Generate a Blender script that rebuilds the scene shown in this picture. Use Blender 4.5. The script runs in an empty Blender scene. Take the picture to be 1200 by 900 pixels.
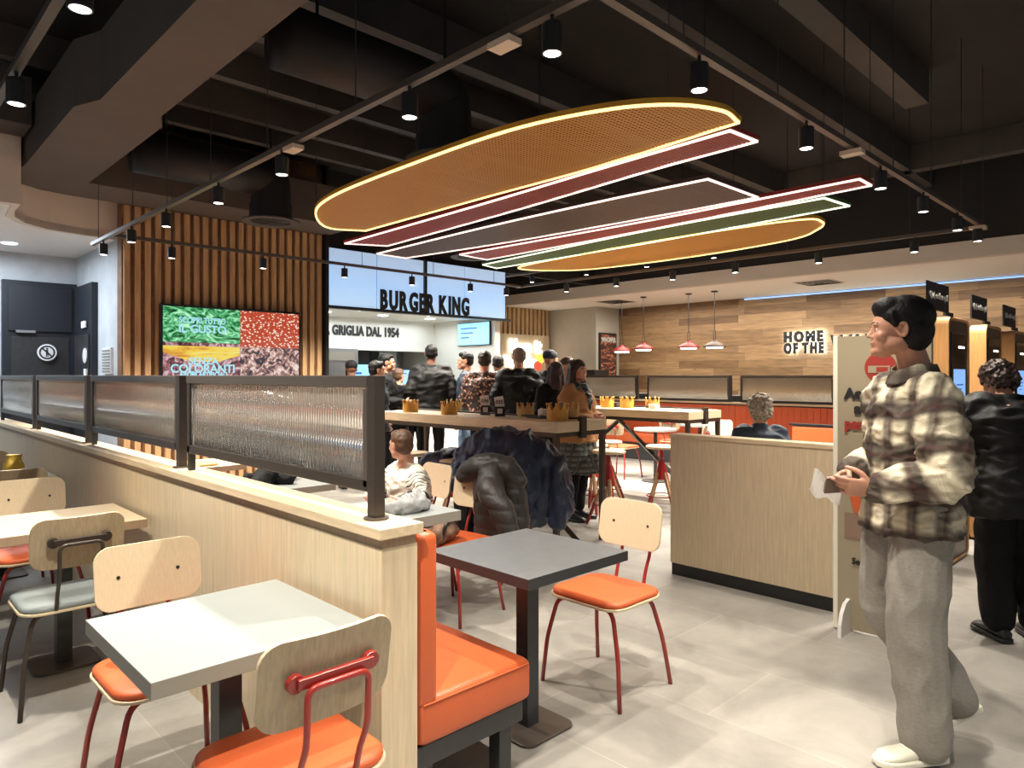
import bpy, bmesh, math, random
from mathutils import Vector, Matrix, noise
V = Vector
PI = math.pi
random.seed(7)
S = bpy.context.scene
COL = S.collection

# ------------------------------------------------------------------ camera, world, exposure
cam = bpy.data.cameras.new('camera')
camo = bpy.data.objects.new('camera', cam)
COL.objects.link(camo)
camo.location = (0, 0, 1.5)
camo.rotation_euler = (PI / 2, 0, math.atan2(-.698, .716))
cam.sensor_width = 36
cam.lens = 36 * 815 / 1200
cam.shift_y = -10 / 1200
cam.clip_start = .05
S.camera = camo
S.view_settings.view_transform = 'Standard'
S.view_settings.look = 'None'
S.view_settings.gamma = 1
S.view_settings.use_curve_mapping = False
S.view_settings.exposure = 0.0
w = bpy.data.worlds.new('world')
S.world = w
w.use_nodes = True
w.node_tree.nodes['Background'].inputs[0].default_value = (.95, .97, 1, 1)
w.node_tree.nodes['Background'].inputs[1].default_value = .31
SPOT_W = 150


def area(name, loc, size, power, col=(1, .93, .82), rot=(0, 0, 0), sy=None):
    l = bpy.data.lights.new(name, 'AREA')
    l.energy = power
    l.color = col
    l.size = size
    if sy:
        l.shape = 'RECTANGLE'
        l.size_y = sy
    o = bpy.data.objects.new(name, l)
    COL.objects.link(o)
    o.location = loc
    o.rotation_euler = rot
    o.visible_camera = False
    return o


area('kitchen_light', (6.4, 9.4, 2.42), 2.6, 42, (.95, .98, 1), sy=1.4)
area('dining_light', (11.6, 5.5, 2.95), 1.4, 210, (1, .93, .82), sy=7)
area('corridor_light', (.9, 9.2, 2.98), 1.4, 95, (.8, .9, 1), sy=1.6)

# ------------------------------------------------------------------ materials


def nt(m):
    return m.node_tree.nodes, m.node_tree.links


def mat(name, col, rough=.5, metal=0, bump=0, bscale=60, var=0, vscale=8, vstretch=(1, 1, 1), spec=.5, coat=0, col2=None):
    m = bpy.data.materials.new(name)
    m.use_nodes = True
    N, L = nt(m)
    b = N['Principled BSDF']
    b.inputs['Base Color'].default_value = (*col, 1)
    b.inputs['Roughness'].default_value = rough
    b.inputs['Metallic'].default_value = metal
    b.inputs['Specular IOR Level'].default_value = spec
    b.inputs['Coat Weight'].default_value = coat
    if var or bump:
        tc = N.new('ShaderNodeTexCoord')
        mp = N.new('ShaderNodeMapping')
        mp.inputs['Scale'].default_value = vstretch
        L.new(tc.outputs['Object'], mp.inputs[0])
    if var:
        n = N.new('ShaderNodeTexNoise')
        n.inputs['Scale'].default_value = vscale
        n.inputs['Detail'].default_value = 6
        n.inputs['Roughness'].default_value = .6
        L.new(mp.outputs[0], n.inputs[0])
        mx = N.new('ShaderNodeMix')
        mx.data_type = 'RGBA'
        c2 = col2 or tuple(c * (1 - var) for c in col)
        mx.inputs[6].default_value = (*c2, 1)
        mx.inputs[7].default_value = (*[min(1, c * (1 + (0 if col2 else var * .5))) for c in col], 1)
        rp = N.new('ShaderNodeMapRange')
        rp.inputs[1].default_value = .3
        rp.inputs[2].default_value = .7
        L.new(n.outputs[0], rp.inputs[0])
        L.new(rp.outputs[0], mx.inputs[0])
        L.new(mx.outputs[2], b.inputs['Base Color'])
    if bump:
        n2 = N.new('ShaderNodeTexNoise')
        n2.inputs['Scale'].default_value = bscale
        n2.inputs['Detail'].default_value = 4
        L.new(mp.outputs[0], n2.inputs[0])
        bp = N.new('ShaderNodeBump')
        bp.inputs['Strength'].default_value = bump
        bp.inputs['Distance'].default_value = .01
        L.new(n2.outputs[0], bp.inputs['Height'])
        L.new(bp.outputs[0], b.inputs['Normal'])
    return m


def emit(name, col, s=1, base=None):
    m = bpy.data.materials.new(name)
    m.use_nodes = True
    N, L = nt(m)
    b = N['Principled BSDF']
    b.inputs['Base Color'].default_value = (*(base or col), 1)
    b.inputs['Emission Color'].default_value = (*col, 1)
    b.inputs['Emission Strength'].default_value = s
    return m


OAK = (.63, .51, .34)
M = {}
M['oak_v'] = mat('oak_vertical_grain', OAK, .45, var=.16, vscale=5, vstretch=(14, 14, .9))
M['oak_h'] = mat('oak_top', (.64, .50, .32), .42, var=.13, vscale=5, vstretch=(2, 14, 14))
M['oak_y'] = mat('oak_top_long', (.66, .52, .34), .45, var=.18, vscale=4, vstretch=(14, 1.2, 14))
M['oak_edge'] = mat('oak_band', (.36, .25, .16), .5, var=.15, vscale=6, vstretch=(14, 14, 1))
M['ply'] = mat('birch_ply', (.66, .54, .36), .42, var=.09, vscale=6, vstretch=(30, 30, 1.5))
M['ply_back'] = mat('oak_veneer_rear', (.42, .33, .21), .45, var=.2, vscale=5, vstretch=(22, 22, 1.5))
M['legwood'] = mat('leg_wood', (.45, .28, .16), .5, var=.2, vscale=6, vstretch=(8, 8, 1))
M['orange'] = mat('orange_leather', (.54, .105, .03), .38, bump=.12, bscale=160, var=.08, vscale=4)
M['orange_fabric'] = mat('orange_seat', (.58, .108, .03), .5, bump=.15, bscale=220)
M['greyseat'] = mat('grey_seat_leather', (.22, .25, .25), .45, bump=.1, bscale=200)
M['redmetal'] = mat('red_powder_metal', (.30, .025, .018), .3, coat=.2)
M['darkmetal'] = mat('bronze_dark_metal', (.055, .043, .035), .38, metal=.35, var=.1)
M['rail'] = mat('bronze_rail', (.105, .085, .07), .4, metal=.4)
M['black'] = mat('black_metal', (.012, .012, .013), .4)
M['charcoal'] = mat('charcoal_metal', (.03, .03, .032), .42, var=.2, vscale=20)
M['greytop'] = mat('pale_grey_laminate', (.30, .325, .315), .35, var=.04, vscale=3)
M['greyedge'] = mat('grey_laminate_edge', (.27, .26, .22), .45)
M['darktop'] = mat('anthracite_laminate', (.10, .104, .108), .42, var=.14, vscale=14, bump=.03)
M['darkedge'] = mat('anthracite_edge', (.03, .03, .032), .4)
M['white'] = mat('white_paint', (.78, .76, .72), .6)
M['whiteshoe'] = mat('white_leather', (.72, .70, .58), .45, bump=.08, bscale=120)
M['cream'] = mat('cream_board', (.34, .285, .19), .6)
M['creamedge'] = mat('cream_foam_edge', (.80, .76, .62), .6)
M['beige'] = mat('beige_paint', (.66, .59, .51), .8)
M['blackceil'] = mat('black_ceiling_paint', (.011, .0095, .0095), .75, var=.3, vscale=1.2)
M['beam'] = mat('dark_beam_paint', (.060, .052, .046), .6, var=.25, vscale=3)
M['brownsoffit'] = mat('brown_grey_soffit', (.095, .076, .064), .75, var=.12, vscale=2)
M['duct'] = mat('dark_duct_metal', (.011, .009, .008), .6)
M['concrete'] = mat('grey_plaster', (.50, .53, .56), .8, var=.16, vscale=2.5, bump=.08, bscale=30)
M['concrete_warm'] = mat('warm_plaster', (.44, .40, .33), .8, var=.12, vscale=2.5, bump=.08, bscale=30)
M['door'] = mat('black_blue_door', (.010, .013, .020), .5)
M['bluewhite'] = None
M['kitchen'] = mat('kitchen_white', (.72, .74, .70), .5)
M['ceilwhite'] = mat('white_ceiling_paint', (.88, .84, .76), .75)
M['steel'] = mat('kitchen_steel', (.45, .48, .5), .3, metal=.8)
M['skin'] = mat('skin_tan', (.50, .25, .16), .5, var=.10, vscale=14)
M['skin_dark'] = mat('skin_brown', (.17, .075, .045), .5, var=.1, vscale=14)
M['skin_light'] = mat('skin_fair', (.58, .32, .22), .5, var=.08, vscale=14)
M['hairblack'] = mat('black_hair', (.005, .0045, .0045), .55, bump=.35, bscale=150, vstretch=(1, 1, .25), spec=.25)
M['hairbrown'] = mat('brown_hair', (.10, .05, .025), .5, bump=.6, bscale=110, var=.5, vscale=30, vstretch=(1, 1, .4))
M['hairgrey'] = mat('grey_hair', (.24, .19, .15), .6, bump=.6, bscale=110, var=.4, vscale=30)
M['haircurl'] = mat('grey_blond_curls', (.46, .38, .29), .55, bump=1, bscale=70, var=.85, vscale=45)
M['hairblond'] = mat('blond_hair', (.40, .27, .14), .5, bump=.6, bscale=90, var=.4, vscale=30)
M['hairdark'] = mat('dark_brown_hair', (.028, .012, .008), .42, bump=.6, bscale=80, vstretch=(1, 1, .25))
M['sweat'] = mat('grey_marl_jersey', (.275, .255, .22), .9, bump=.25, bscale=300, var=.16, vscale=60, vstretch=(1, 1, 2))
M['blackcloth'] = mat('black_cloth', (.007, .007, .0075), .75, spec=.2, bump=.2, bscale=60)
M['blackpuffer'] = mat('black_puffer', (.007, .0065, .0065), .6, spec=.25, bump=.2, bscale=40)
M['navy'] = mat('navy_nylon', (.018, .027, .062), .45, bump=.35, bscale=25)
M['navycloth'] = mat('navy_cloth', (.018, .03, .05), .7, bump=.2, bscale=50)
M['darkgrey'] = mat('dark_grey_puffer', (.020, .017, .0155), .55, bump=.3, bscale=35)
M['maroon'] = mat('maroon_cloth', (.16, .012, .018), .7)
M['tan'] = mat('camel_wool', (.36, .17, .065), .85, bump=.2, bscale=120)
M['jeans'] = mat('blue_denim', (.12, .2, .33), .8, bump=.2, bscale=120)
M['crown'] = mat('gold_card', (.62, .33, .06), .5, var=.12, vscale=10)
M['crownin'] = mat('gold_card_pale', (.50, .33, .12), .6)
M['paper'] = mat('white_paper', (.82, .80, .76), .7)
M['green'] = mat('green_plastic', (.02, .22, .03), .4)
M['red'] = mat('red_enamel', (.32, .014, .012), .35)
M['lampbrown'] = mat('brown_enamel', (.12, .07, .045), .4)
M['eyewhite'] = mat('eye', (.7, .68, .64), .2)
M['kioskwood'] = mat('kiosk_oak', (.52, .27, .10), .4, var=.2, vscale=5, vstretch=(14, 14, 1))
M['kioskfront'] = mat('kiosk_brown_front', (.12, .075, .05), .4, var=.15, vscale=6, vstretch=(14, 14, 1))
M['glassblack'] = mat('black_glass', (.008, .008, .009), .08)
M['lamp_on'] = emit('spot_disc', (1, .97, .92), 9)
M['pend_on'] = emit('pendant_disc', (1, .93, .80), 6)
M['down_on'] = emit('downlight_disc', (.85, .93, 1), 3)
M['led_y'] = emit('led_yellow', (1, .80, .36), 1.6)
M['led_w'] = emit('led_pink_white', (1, .80, .72), 1.35)
M['led_g'] = emit('led_green_white', (.90, 1, .78), 1.3)
M['cove'] = emit('cove_led', (.36, .60, 1), 1.1)
M['neon'] = emit('neon_white', (1, .93, .84), 5)
M['neon_y'] = emit('neon_yellow', (1, .55, .05), 2)
M['neon_r'] = emit('neon_red', (1, .06, .03), 1.5)
M['halo'] = emit('white_halo_led', (.80, .92, 1), 22)
M['screenblue'] = emit('screen_blue', (.22, .42, .80), 1.1)
M['menublue'] = emit('menu_blue', (.25, .66, 1), 1.1)
M['screentext'] = emit('screen_text_blue', (.05, .12, .45), .6)
M['tvtext'] = emit('tv_text_cyan', (.42, .80, .92), .95, (0, 0, 0))
M['ink'] = mat('black_ink', (.012, .012, .014), .6)
M['redink'] = mat('red_ink', (.33, .03, .02), .6)
M['whiteink'] = mat('white_ink', (.6, .58, .54), .7)
M['darksign'] = mat('dark_sign', (.012, .009, .009), .5)
M['wire'] = mat('steel_wire', (.05, .05, .05), .4, metal=.5)
M['feedbox'] = mat('beige_feed_box', (.62, .50, .38), .6)
M['white_plastic'] = mat('white_plastic', (.75, .76, .78), .4)


def glow_sheet(name, col, s, top=None):
    m = emit(name, col, s)
    if top:
        N, L = nt(m)
        tc = N.new('ShaderNodeTexCoord')
        sp = N.new('ShaderNodeSeparateXYZ')
        L.new(tc.outputs['Object'], sp.inputs[0])
        mr = N.new('ShaderNodeMapRange')
        mr.inputs[1].default_value = 2.42
        mr.inputs[2].default_value = 3.22
        L.new(sp.outputs[2], mr.inputs[0])
        cr = N.new('ShaderNodeValToRGB')
        e = cr.color_ramp.elements
        e[0].position = 0
        e[0].color = (.50, .72, .95, 1)
        e[1].position = 1
        e[1].color = (.34, .44, .60, 1)
        x = cr.color_ramp.elements.new(.45)
        x.color = (.36, .58, .92, 1)
        L.new(mr.outputs[0], cr.inputs[0])
        L.new(cr.outputs[0], N['Principled BSDF'].inputs['Emission Color'])
    return m


M['bluewhite'] = glow_sheet('backlit_blue_panel', (.4, .6, .9), .85, True)


def floor_mat():
    m = mat('stone_tile', (.4, .37, .33), .42)
    N, L = nt(m)
    b = N['Principled BSDF']
    tc = N.new('ShaderNodeTexCoord')
    mp = N.new('ShaderNodeMapping')
    mp.inputs['Location'].default_value = (-1.6, -3.37 + 6, 0)
    sep = N.new('ShaderNodeSeparateXYZ')
    cmb = N.new('ShaderNodeCombineXYZ')
    L.new(tc.outputs['Object'], sep.inputs[0])
    L.new(sep.outputs[1], cmb.inputs[0])
    L.new(sep.outputs[0], cmb.inputs[1])
    L.new(cmb.outputs[0], mp.inputs[0])
    br = N.new('ShaderNodeTexBrick')
    br.inputs['Scale'].default_value = 1
    br.inputs['Brick Width'].default_value = 1.2
    br.inputs['Row Height'].default_value = .6
    br.inputs['Mortar Size'].default_value = .003
    br.inputs['Mortar Smooth'].default_value = .3
    br.inputs['Color1'].default_value = (.285, .268, .240, 1)
    br.inputs['Color2'].default_value = (.365, .345, .308, 1)
    br.inputs['Mortar'].default_value = (.40, .38, .34, 1)
    L.new(mp.outputs[0], br.inputs[0])
    n = N.new('ShaderNodeTexNoise')
    n.inputs['Scale'].default_value = 2.2
    n.inputs['Detail'].default_value = 9
    n.inputs['Roughness'].default_value = .62
    n.inputs['Distortion'].default_value = .4
    L.new(tc.outputs['Object'], n.inputs[0])
    mr = N.new('ShaderNodeMapRange')
    mr.inputs[1].default_value = .3
    mr.inputs[2].default_value = .7
    mr.inputs[3].default_value = .72
    mr.inputs[4].default_value = 1.22
    L.new(n.outputs[0], mr.inputs[0])
    mx = N.new('ShaderNodeMix')
    mx.data_type = 'RGBA'
    mx.blend_type = 'MULTIPLY'
    mx.inputs[0].default_value = 1
    L.new(br.outputs[0], mx.inputs[6])
    L.new(mr.outputs[0], mx.inputs[7])
    L.new(mx.outputs[2], b.inputs['Base Color'])
    return m


def plank_mat():
    m = mat('oak_planks', (.3, .2, .1), .55)
    N, L = nt(m)
    b = N['Principled BSDF']
    tc = N.new('ShaderNodeTexCoord')
    sep = N.new('ShaderNodeSeparateXYZ')
    cmb = N.new('ShaderNodeCombineXYZ')
    L.new(tc.outputs['Object'], sep.inputs[0])
    L.new(sep.outputs[1], cmb.inputs[0])
    L.new(sep.outputs[2], cmb.inputs[1])
    br = N.new('ShaderNodeTexBrick')
    br.inputs['Scale'].default_value = 1
    br.inputs['Brick Width'].default_value = 1.35
    br.inputs['Row Height'].default_value = .15
    br.inputs['Mortar Size'].default_value = .0018
    br.offset = .37
    br.offset_frequency = 3
    br.squash = 1.35
    br.squash_frequency = 2
    br.inputs['Color1'].default_value = (.165, .088, .038, 1)
    br.inputs['Color2'].default_value = (.40, .245, .118, 1)
    br.inputs['Mortar'].default_value = (.10, .06, .035, 1)
    L.new(cmb.outputs[0], br.inputs[0])
    mp = N.new('ShaderNodeMapping')
    mp.inputs['Scale'].default_value = (1, 1.6, 18)
    L.new(tc.outputs['Object'], mp.inputs[0])
    n = N.new('ShaderNodeTexNoise')
    n.inputs['Scale'].default_value = 1.6
    n.inputs['Detail'].default_value = 8
    n.inputs['Roughness'].default_value = .65
    n.inputs['Distortion'].default_value = .6
    L.new(mp.outputs[0], n.inputs[0])
    mr = N.new('ShaderNodeMapRange')
    mr.inputs[1].default_value = .3
    mr.inputs[2].default_value = .72
    mr.inputs[3].default_value = .62
    mr.inputs[4].default_value = 1.25
    L.new(n.outputs[0], mr.inputs[0])
    mx = N.new('ShaderNodeMix')
    mx.data_type = 'RGBA'
    mx.blend_type = 'MULTIPLY'
    mx.inputs[0].default_value = 1
    L.new(br.outputs[0], mx.inputs[6])
    L.new(mr.outputs[0], mx.inputs[7])
    # knots
    vo = N.new('ShaderNodeTexVoronoi')
    vo.inputs['Scale'].default_value = 1.9
    mp2 = N.new('ShaderNodeMapping')
    mp2.inputs['Scale'].default_value = (1, 1, 2.6)
    L.new(tc.outputs['Object'], mp2.inputs[0])
    L.new(mp2.outputs[0], vo.inputs[0])
    mk = N.new('ShaderNodeMapRange')
    mk.inputs[1].default_value = .03
    mk.inputs[2].default_value = .1
    mk.inputs[3].default_value = .35
    mk.inputs[4].default_value = 1
    L.new(vo.outputs['Distance'], mk.inputs[0])
    mx2 = N.new('ShaderNodeMix')
    mx2.data_type = 'RGBA'
    mx2.blend_type = 'MULTIPLY'
    mx2.inputs[0].default_value = 1
    L.new(mx.outputs[2], mx2.inputs[6])
    L.new(mk.outputs[0], mx2.inputs[7])
    L.new(mx2.outputs[2], b.inputs['Base Color'])
    return m


def slat_mat(name, col):
    m = mat(name, col, .5, var=.3, vscale=3, vstretch=(9.5, 1, .8))
    return m


def perf_mat(name, col, rough=.5, metal=.15, pitch=.028):
    """perforated sheet metal: a square grid of round holes"""
    m = mat(name, col, rough, metal)
    N, L = nt(m)
    b = N['Principled BSDF']
    out = N['Material Output']
    tc = N.new('ShaderNodeTexCoord')
    sc = N.new('ShaderNodeVectorMath')
    sc.operation = 'SCALE'
    sc.inputs['Scale'].default_value = 1 / pitch
    L.new(tc.outputs['Object'], sc.inputs[0])
    fr = N.new('ShaderNodeVectorMath')
    fr.operation = 'FRACTION'
    L.new(sc.outputs[0], fr.inputs[0])
    sb = N.new('ShaderNodeVectorMath')
    sb.operation = 'SUBTRACT'
    sb.inputs[1].default_value = (.5, .5, 0)
    L.new(fr.outputs[0], sb.inputs[0])
    ml = N.new('ShaderNodeVectorMath')
    ml.operation = 'MULTIPLY'
    ml.inputs[1].default_value = (1, 1, 0)
    L.new(sb.outputs[0], ml.inputs[0])
    ln = N.new('ShaderNodeVectorMath')
    ln.operation = 'LENGTH'
    L.new(ml.outputs[0], ln.inputs[0])
    lt = N.new('ShaderNodeMath')
    lt.operation = 'LESS_THAN'
    lt.inputs[1].default_value = .33
    L.new(ln.outputs['Value'], lt.inputs[0])
    tr = N.new('ShaderNodeBsdfTransparent')
    ms = N.new('ShaderNodeMixShader')
    L.new(lt.outputs[0], ms.inputs[0])
    L.new(b.outputs[0], ms.inputs[1])
    L.new(tr.outputs[0], ms.inputs[2])
    L.new(ms.outputs[0], out.inputs[0])
    return m


def glass_mat(name, tint, rough, clear):
    m = bpy.data.materials.new(name)
    m.use_nodes = True
    N, L = nt(m)
    b = N['Principled BSDF']
    b.inputs['Base Color'].default_value = (*tint, 1)
    b.inputs['Roughness'].default_value = rough
    b.inputs['Transmission Weight'].default_value = .93
    b.inputs['IOR'].default_value = 1.4
    tr = N.new('ShaderNodeBsdfTransparent')
    tr.inputs[0].default_value = (*tint, 1)
    ms = N.new('ShaderNodeMixShader')
    ms.inputs[0].default_value = clear
    L.new(b.outputs[0], ms.inputs[1])
    L.new(tr.outputs[0], ms.inputs[2])
    L.new(ms.outputs[0], N['Material Output'].inputs[0])
    return m


M['floor'] = floor_mat()
M['planks'] = plank_mat()
M['slat'] = slat_mat('oak_slat', (.52, .315, .155))
M['slatback'] = mat('dark_oak_backing', (.22, .11, .05), .6, var=.4, vscale=4, vstretch=(9, 1, 3))
M['slat2'] = slat_mat('pale_oak_slat', (.60, .40, .20))
M['slatback2'] = mat('pale_oak_backing', (.36, .21, .10), .6)
M['pan_y'] = perf_mat('perforated_ochre', (.62, .30, .06))
M['pan_r'] = perf_mat('perforated_red', (.36, .045, .04))
M['pan_b'] = perf_mat('perforated_brown', (.11, .065, .055))
M['pan_g'] = perf_mat('perforated_green', (.075, .15, .045))
M['reeded'] = glass_mat('reeded_glass', (.86, .84, .80), .05, .04)
M['frost'] = glass_mat('far_reeded_glass', (.78, .76, .70), .3, .25)


def noisecol(name, stops, scale, emis=0, distortion=0, kind='noise', stretch=(1, 1, 1), rough=.6):
    m = mat(name, (.5, .5, .5), rough)
    N, L = nt(m)
    b = N['Principled BSDF']
    tc = N.new('ShaderNodeTexCoord')
    mp = N.new('ShaderNodeMapping')
    mp.inputs['Scale'].default_value = stretch
    L.new(tc.outputs['Object'], mp.inputs[0])
    if kind == 'noise':
        n = N.new('ShaderNodeTexNoise')
        n.inputs['Detail'].default_value = 5
        n.inputs['Distortion'].default_value = distortion
        o = n.outputs[0]
    elif kind == 'cell':
        n = N.new('ShaderNodeTexVoronoi')
        o = n.outputs['Distance']
    n.inputs['Scale'].default_value = scale
    L.new(mp.outputs[0], n.inputs[0])
    cr = N.new('ShaderNodeValToRGB')
    cr.color_ramp.interpolation = 'LINEAR'
    e = cr.color_ramp.elements
    e[0].position, e[0].color = stops[0][0], (*stops[0][1], 1)
    e[1].position, e[1].color = stops[-1][0], (*stops[-1][1], 1)
    for p, c in stops[1:-1]:
        x = e.new(p)
        x.color = (*c, 1)
    L.new(o, cr.inputs[0])
    if emis:
        b.inputs['Base Color'].default_value = (0, 0, 0, 1)
        L.new(cr.outputs[0], b.inputs['Emission Color'])
        b.inputs['Emission Strength'].default_value = emis
    else:
        L.new(cr.outputs[0], b.inputs['Base Color'])
    return m


M['tv_leaf'] = noisecol('tv_lettuce', [(.34, (.0, .02, .01)), (.45, (.02, .22, .06)), (.56, (.16, .62, .28)), (.66, (.55, .95, .65))], 3.0, 1.0, 3.2, stretch=(1.6, 1, 3.0))
M['tv_cheese'] = noisecol('tv_cheese', [(.3, (.65, .18, .02)), (.5, (.95, .66, .06)), (.7, (.9, .85, .25))], 3, .9, 1, stretch=(1, 1, 5))
M['tv_meat'] = noisecol('tv_bacon', [(.35, (.01, .0, .02)), (.47, (.18, .04, .05)), (.56, (.5, .25, .28)), (.68, (.8, .62, .7))], 14, .9, 1)
M['tv_sesame'] = noisecol('tv_sesame', [(.22, (1, .9, .78)), (.30, (.95, .75, .6)), (.36, (.62, .10, .035)), (.6, (.5, .06, .03))], 26, .95, kind='cell', stretch=(1, 1, 1.5))
M['tv_patty'] = noisecol('tv_patty', [(.36, (.01, .01, .03)), (.46, (.14, .07, .08)), (.55, (.62, .34, .28)), (.66, (.95, .8, .76))], 15, .9, 1.2)
M['floral'] = noisecol('floral_print', [(.1, (.62, .42, .30)), (.3, (.40, .15, .09)), (.42, (.04, .018, .014)), (.7, (.02, .01, .008))], 27, kind='cell')
M['poster'] = noisecol('poster_art', [(.36, (.02, .012, .014)), (.5, (.10, .03, .022)), (.6, (.42, .14, .07)), (.7, (.6, .38, .22))], 6, distortion=1.5, stretch=(1, 1, 2.5))
M['scarf'] = noisecol('scarf_print', [(.3, (.01, .015, .02)), (.5, (.02, .035, .045)), (.62, (.3, .34, .34)), (.7, (.02, .03, .04))], 22, distortion=1)
M['plaidskirt'] = mat('plaid_wool', (.03, .04, .04), .8)


def plaid(name, base, dark, mid, px, pz, attr='pc'):
    m = mat(name, base, .85, bump=.25, bscale=160)
    N, L = nt(m)
    b = N['Principled BSDF']
    at = N.new('ShaderNodeAttribute')
    at.attribute_name = attr
    sp = N.new('ShaderNodeSeparateXYZ')
    L.new(at.outputs['Vector'], sp.inputs[0])

    def wave(out, period, k, lo, hi, ph=0):
        a = N.new('ShaderNodeMath')
        a.operation = 'MULTIPLY_ADD'
        a.inputs[1].default_value = 2 * PI / period * k
        a.inputs[2].default_value = ph
        L.new(out, a.inputs[0])
        s = N.new('ShaderNodeMath')
        s.operation = 'SINE'
        L.new(a.outputs[0], s.inputs[0])
        r = N.new('ShaderNodeMapRange')
        r.inputs[1].default_value = lo
        r.inputs[2].default_value = hi
        L.new(s.outputs[0], r.inputs[0])
        return r.outputs[0]

    def mul(a, f):
        x = N.new('ShaderNodeMath')
        x.operation = 'MULTIPLY'
        L.new(a, x.inputs[0])
        x.inputs[1].default_value = f
        return x.outputs[0]
    cur = None

    def layer(fac, col):
        nonlocal cur
        mx = N.new('ShaderNodeMix')
        mx.data_type = 'RGBA'
        L.new(fac, mx.inputs[0])
        if cur is None:
            mx.inputs[6].default_value = (*base, 1)
        else:
            L.new(cur, mx.inputs[6])
        mx.inputs[7].default_value = (*col, 1)
        cur = mx.outputs[2]
    layer(mul(wave(sp.outputs[0], px, 1, -.35, .7), .72), dark)
    layer(mul(wave(sp.outputs[1], pz, 1, -.4, .6), .90), dark)
    layer(mul(wave(sp.outputs[0], px, 1, .93, .99, .4), .5), mid)
    layer(mul(wave(sp.outputs[1], pz, 1, .93, .99, .4), .5), mid)
    # fine weave threads
    layer(mul(wave(sp.outputs[1], .006, 1, -.2, .6), .12), dark)
    L.new(cur, b.inputs['Base Color'])
    return m


M['plaid'] = plaid('brown_cream_plaid', (.62, .55, .40), (.022, .011, .009), (.07, .022, .018), .13, .165)
M['plaidskirt'] = plaid('dark_plaid', (.16, .17, .16), (.012, .018, .018), (.3, .28, .25), .055, .055)


def stripes(name):
    m = mat(name, (.72, .68, .58), .85, bump=.3, bscale=200)
    N, L = nt(m)
    b = N['Principled BSDF']
    at = N.new('ShaderNodeAttribute')
    at.attribute_name = 'pc'
    sp = N.new('ShaderNodeSeparateXYZ')
    L.new(at.outputs['Vector'], sp.inputs[0])
    a = N.new('ShaderNodeMath')
    a.operation = 'MULTIPLY'
    a.inputs[1].default_value = 2 * PI / .026
    L.new(sp.outputs[1], a.inputs[0])
    s = N.new('ShaderNodeMath')
    s.operation = 'SINE'
    L.new(a.outputs[0], s.inputs[0])
    g = N.new('ShaderNodeMath')
    g.operation = 'GREATER_THAN'
    g.inputs[1].default_value = .72
    L.new(s.outputs[0], g.inputs[0])
    g2 = N.new('ShaderNodeMath')
    g2.operation = 'LESS_THAN'
    g2.inputs[1].default_value = .0
    L.new(sp.outputs[2], g2.inputs[0])
    mm = N.new('ShaderNodeMath')
    mm.operation = 'MULTIPLY'
    L.new(g.outputs[0], mm.inputs[0])
    L.new(g2.outputs[0], mm.inputs[1])
    mx = N.new('ShaderNodeMix')
    mx.data_type = 'RGBA'
    mx.inputs[6].default_value = (.74, .70, .60, 1)
    mx.inputs[7].default_value = (.02, .02, .035, 1)
    L.new(mm.outputs[0], mx.inputs[0])
    L.new(mx.outputs[2], b.inputs['Base Color'])
    return m


M['stripe'] = stripes('navy_striped_knit')

# ------------------------------------------------------------------ geometry helpers


def NB():
    return bmesh.new()


def box(bm, x0, x1, y0, y1, z0, z1):
    vs = [bm.verts.new((x, y, z)) for x in (x0, x1) for y in (y0, y1) for z in (z0, z1)]
    for f in ((0, 1, 3, 2), (4, 6, 7, 5), (0, 4, 5, 1), (2, 3, 7, 6), (0, 2, 6, 4), (1, 5, 7, 3)):
        bm.faces.new([vs[i] for i in f])
    return bm


def obox(bm, c, ax, ay, az, hx, hy, hz):
    """box with its own axes"""
    c, ax, ay, az = V(c), V(ax).normalized(), V(ay).normalized(), V(az).normalized()
    vs = [bm.verts.new(c + ax * hx * i + ay * hy * j + az * hz * k) for i in (-1, 1) for j in (-1, 1) for k in (-1, 1)]
    for f in ((0, 1, 3, 2), (4, 6, 7, 5), (0, 4, 5, 1), (2, 3, 7, 6), (0, 2, 6, 4), (1, 5, 7, 3)):
        bm.faces.new([vs[i] for i in f])
    return bm


def loft(bm, rings, closed=False, cap=True):
    R = [[bm.verts.new(p) for p in r] for r in rings]
    n = len(R[0])
    m = len(R)
    for i in range(m if closed else m - 1):
        a, b = R[i], R[(i + 1) % m]
        for j in range(n):
            bm.faces.new((a[j], a[(j + 1) % n], b[(j + 1) % n], b[j]))
    if cap and not closed:
        bm.faces.new(R[0][::-1])
        bm.faces.new(R[-1])
    return bm


def frames(pts):
    n = len(pts)
    T = []
    for i in range(n):
        t = (pts[min(i + 1, n - 1)] - pts[max(i - 1, 0)])
        T.append(t.normalized() if t.length > 1e-9 else V((0, 0, 1)))
    a = T[0].cross(V((0, 0, 1)))
    if a.length < .1:
        a = V((1, 0, 0)) - T[0] * T[0].x
    a.normalize()
    out = []
    for i in range(n):
        a = (a - T[i] * a.dot(T[i])).normalized()
        out.append((T[i], a, T[i].cross(a)))
    return out


def fillet(pts, r, n=5):
    pts = [V(p) for p in pts]
    out = [pts[0]]
    for i in range(1, len(pts) - 1):
        p, a, b = pts[i], pts[i - 1], pts[i + 1]
        ra = min(r, (a - p).length * .45)
        rb = min(r, (b - p).length * .45)
        s, e = p + (a - p).normalized() * ra, p + (b - p).normalized() * rb
        for k in range(n + 1):
            t = k / n
            out.append((1 - t) ** 2 * s + 2 * t * (1 - t) * p + t * t * e)
    out.append(pts[-1])
    return out


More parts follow.
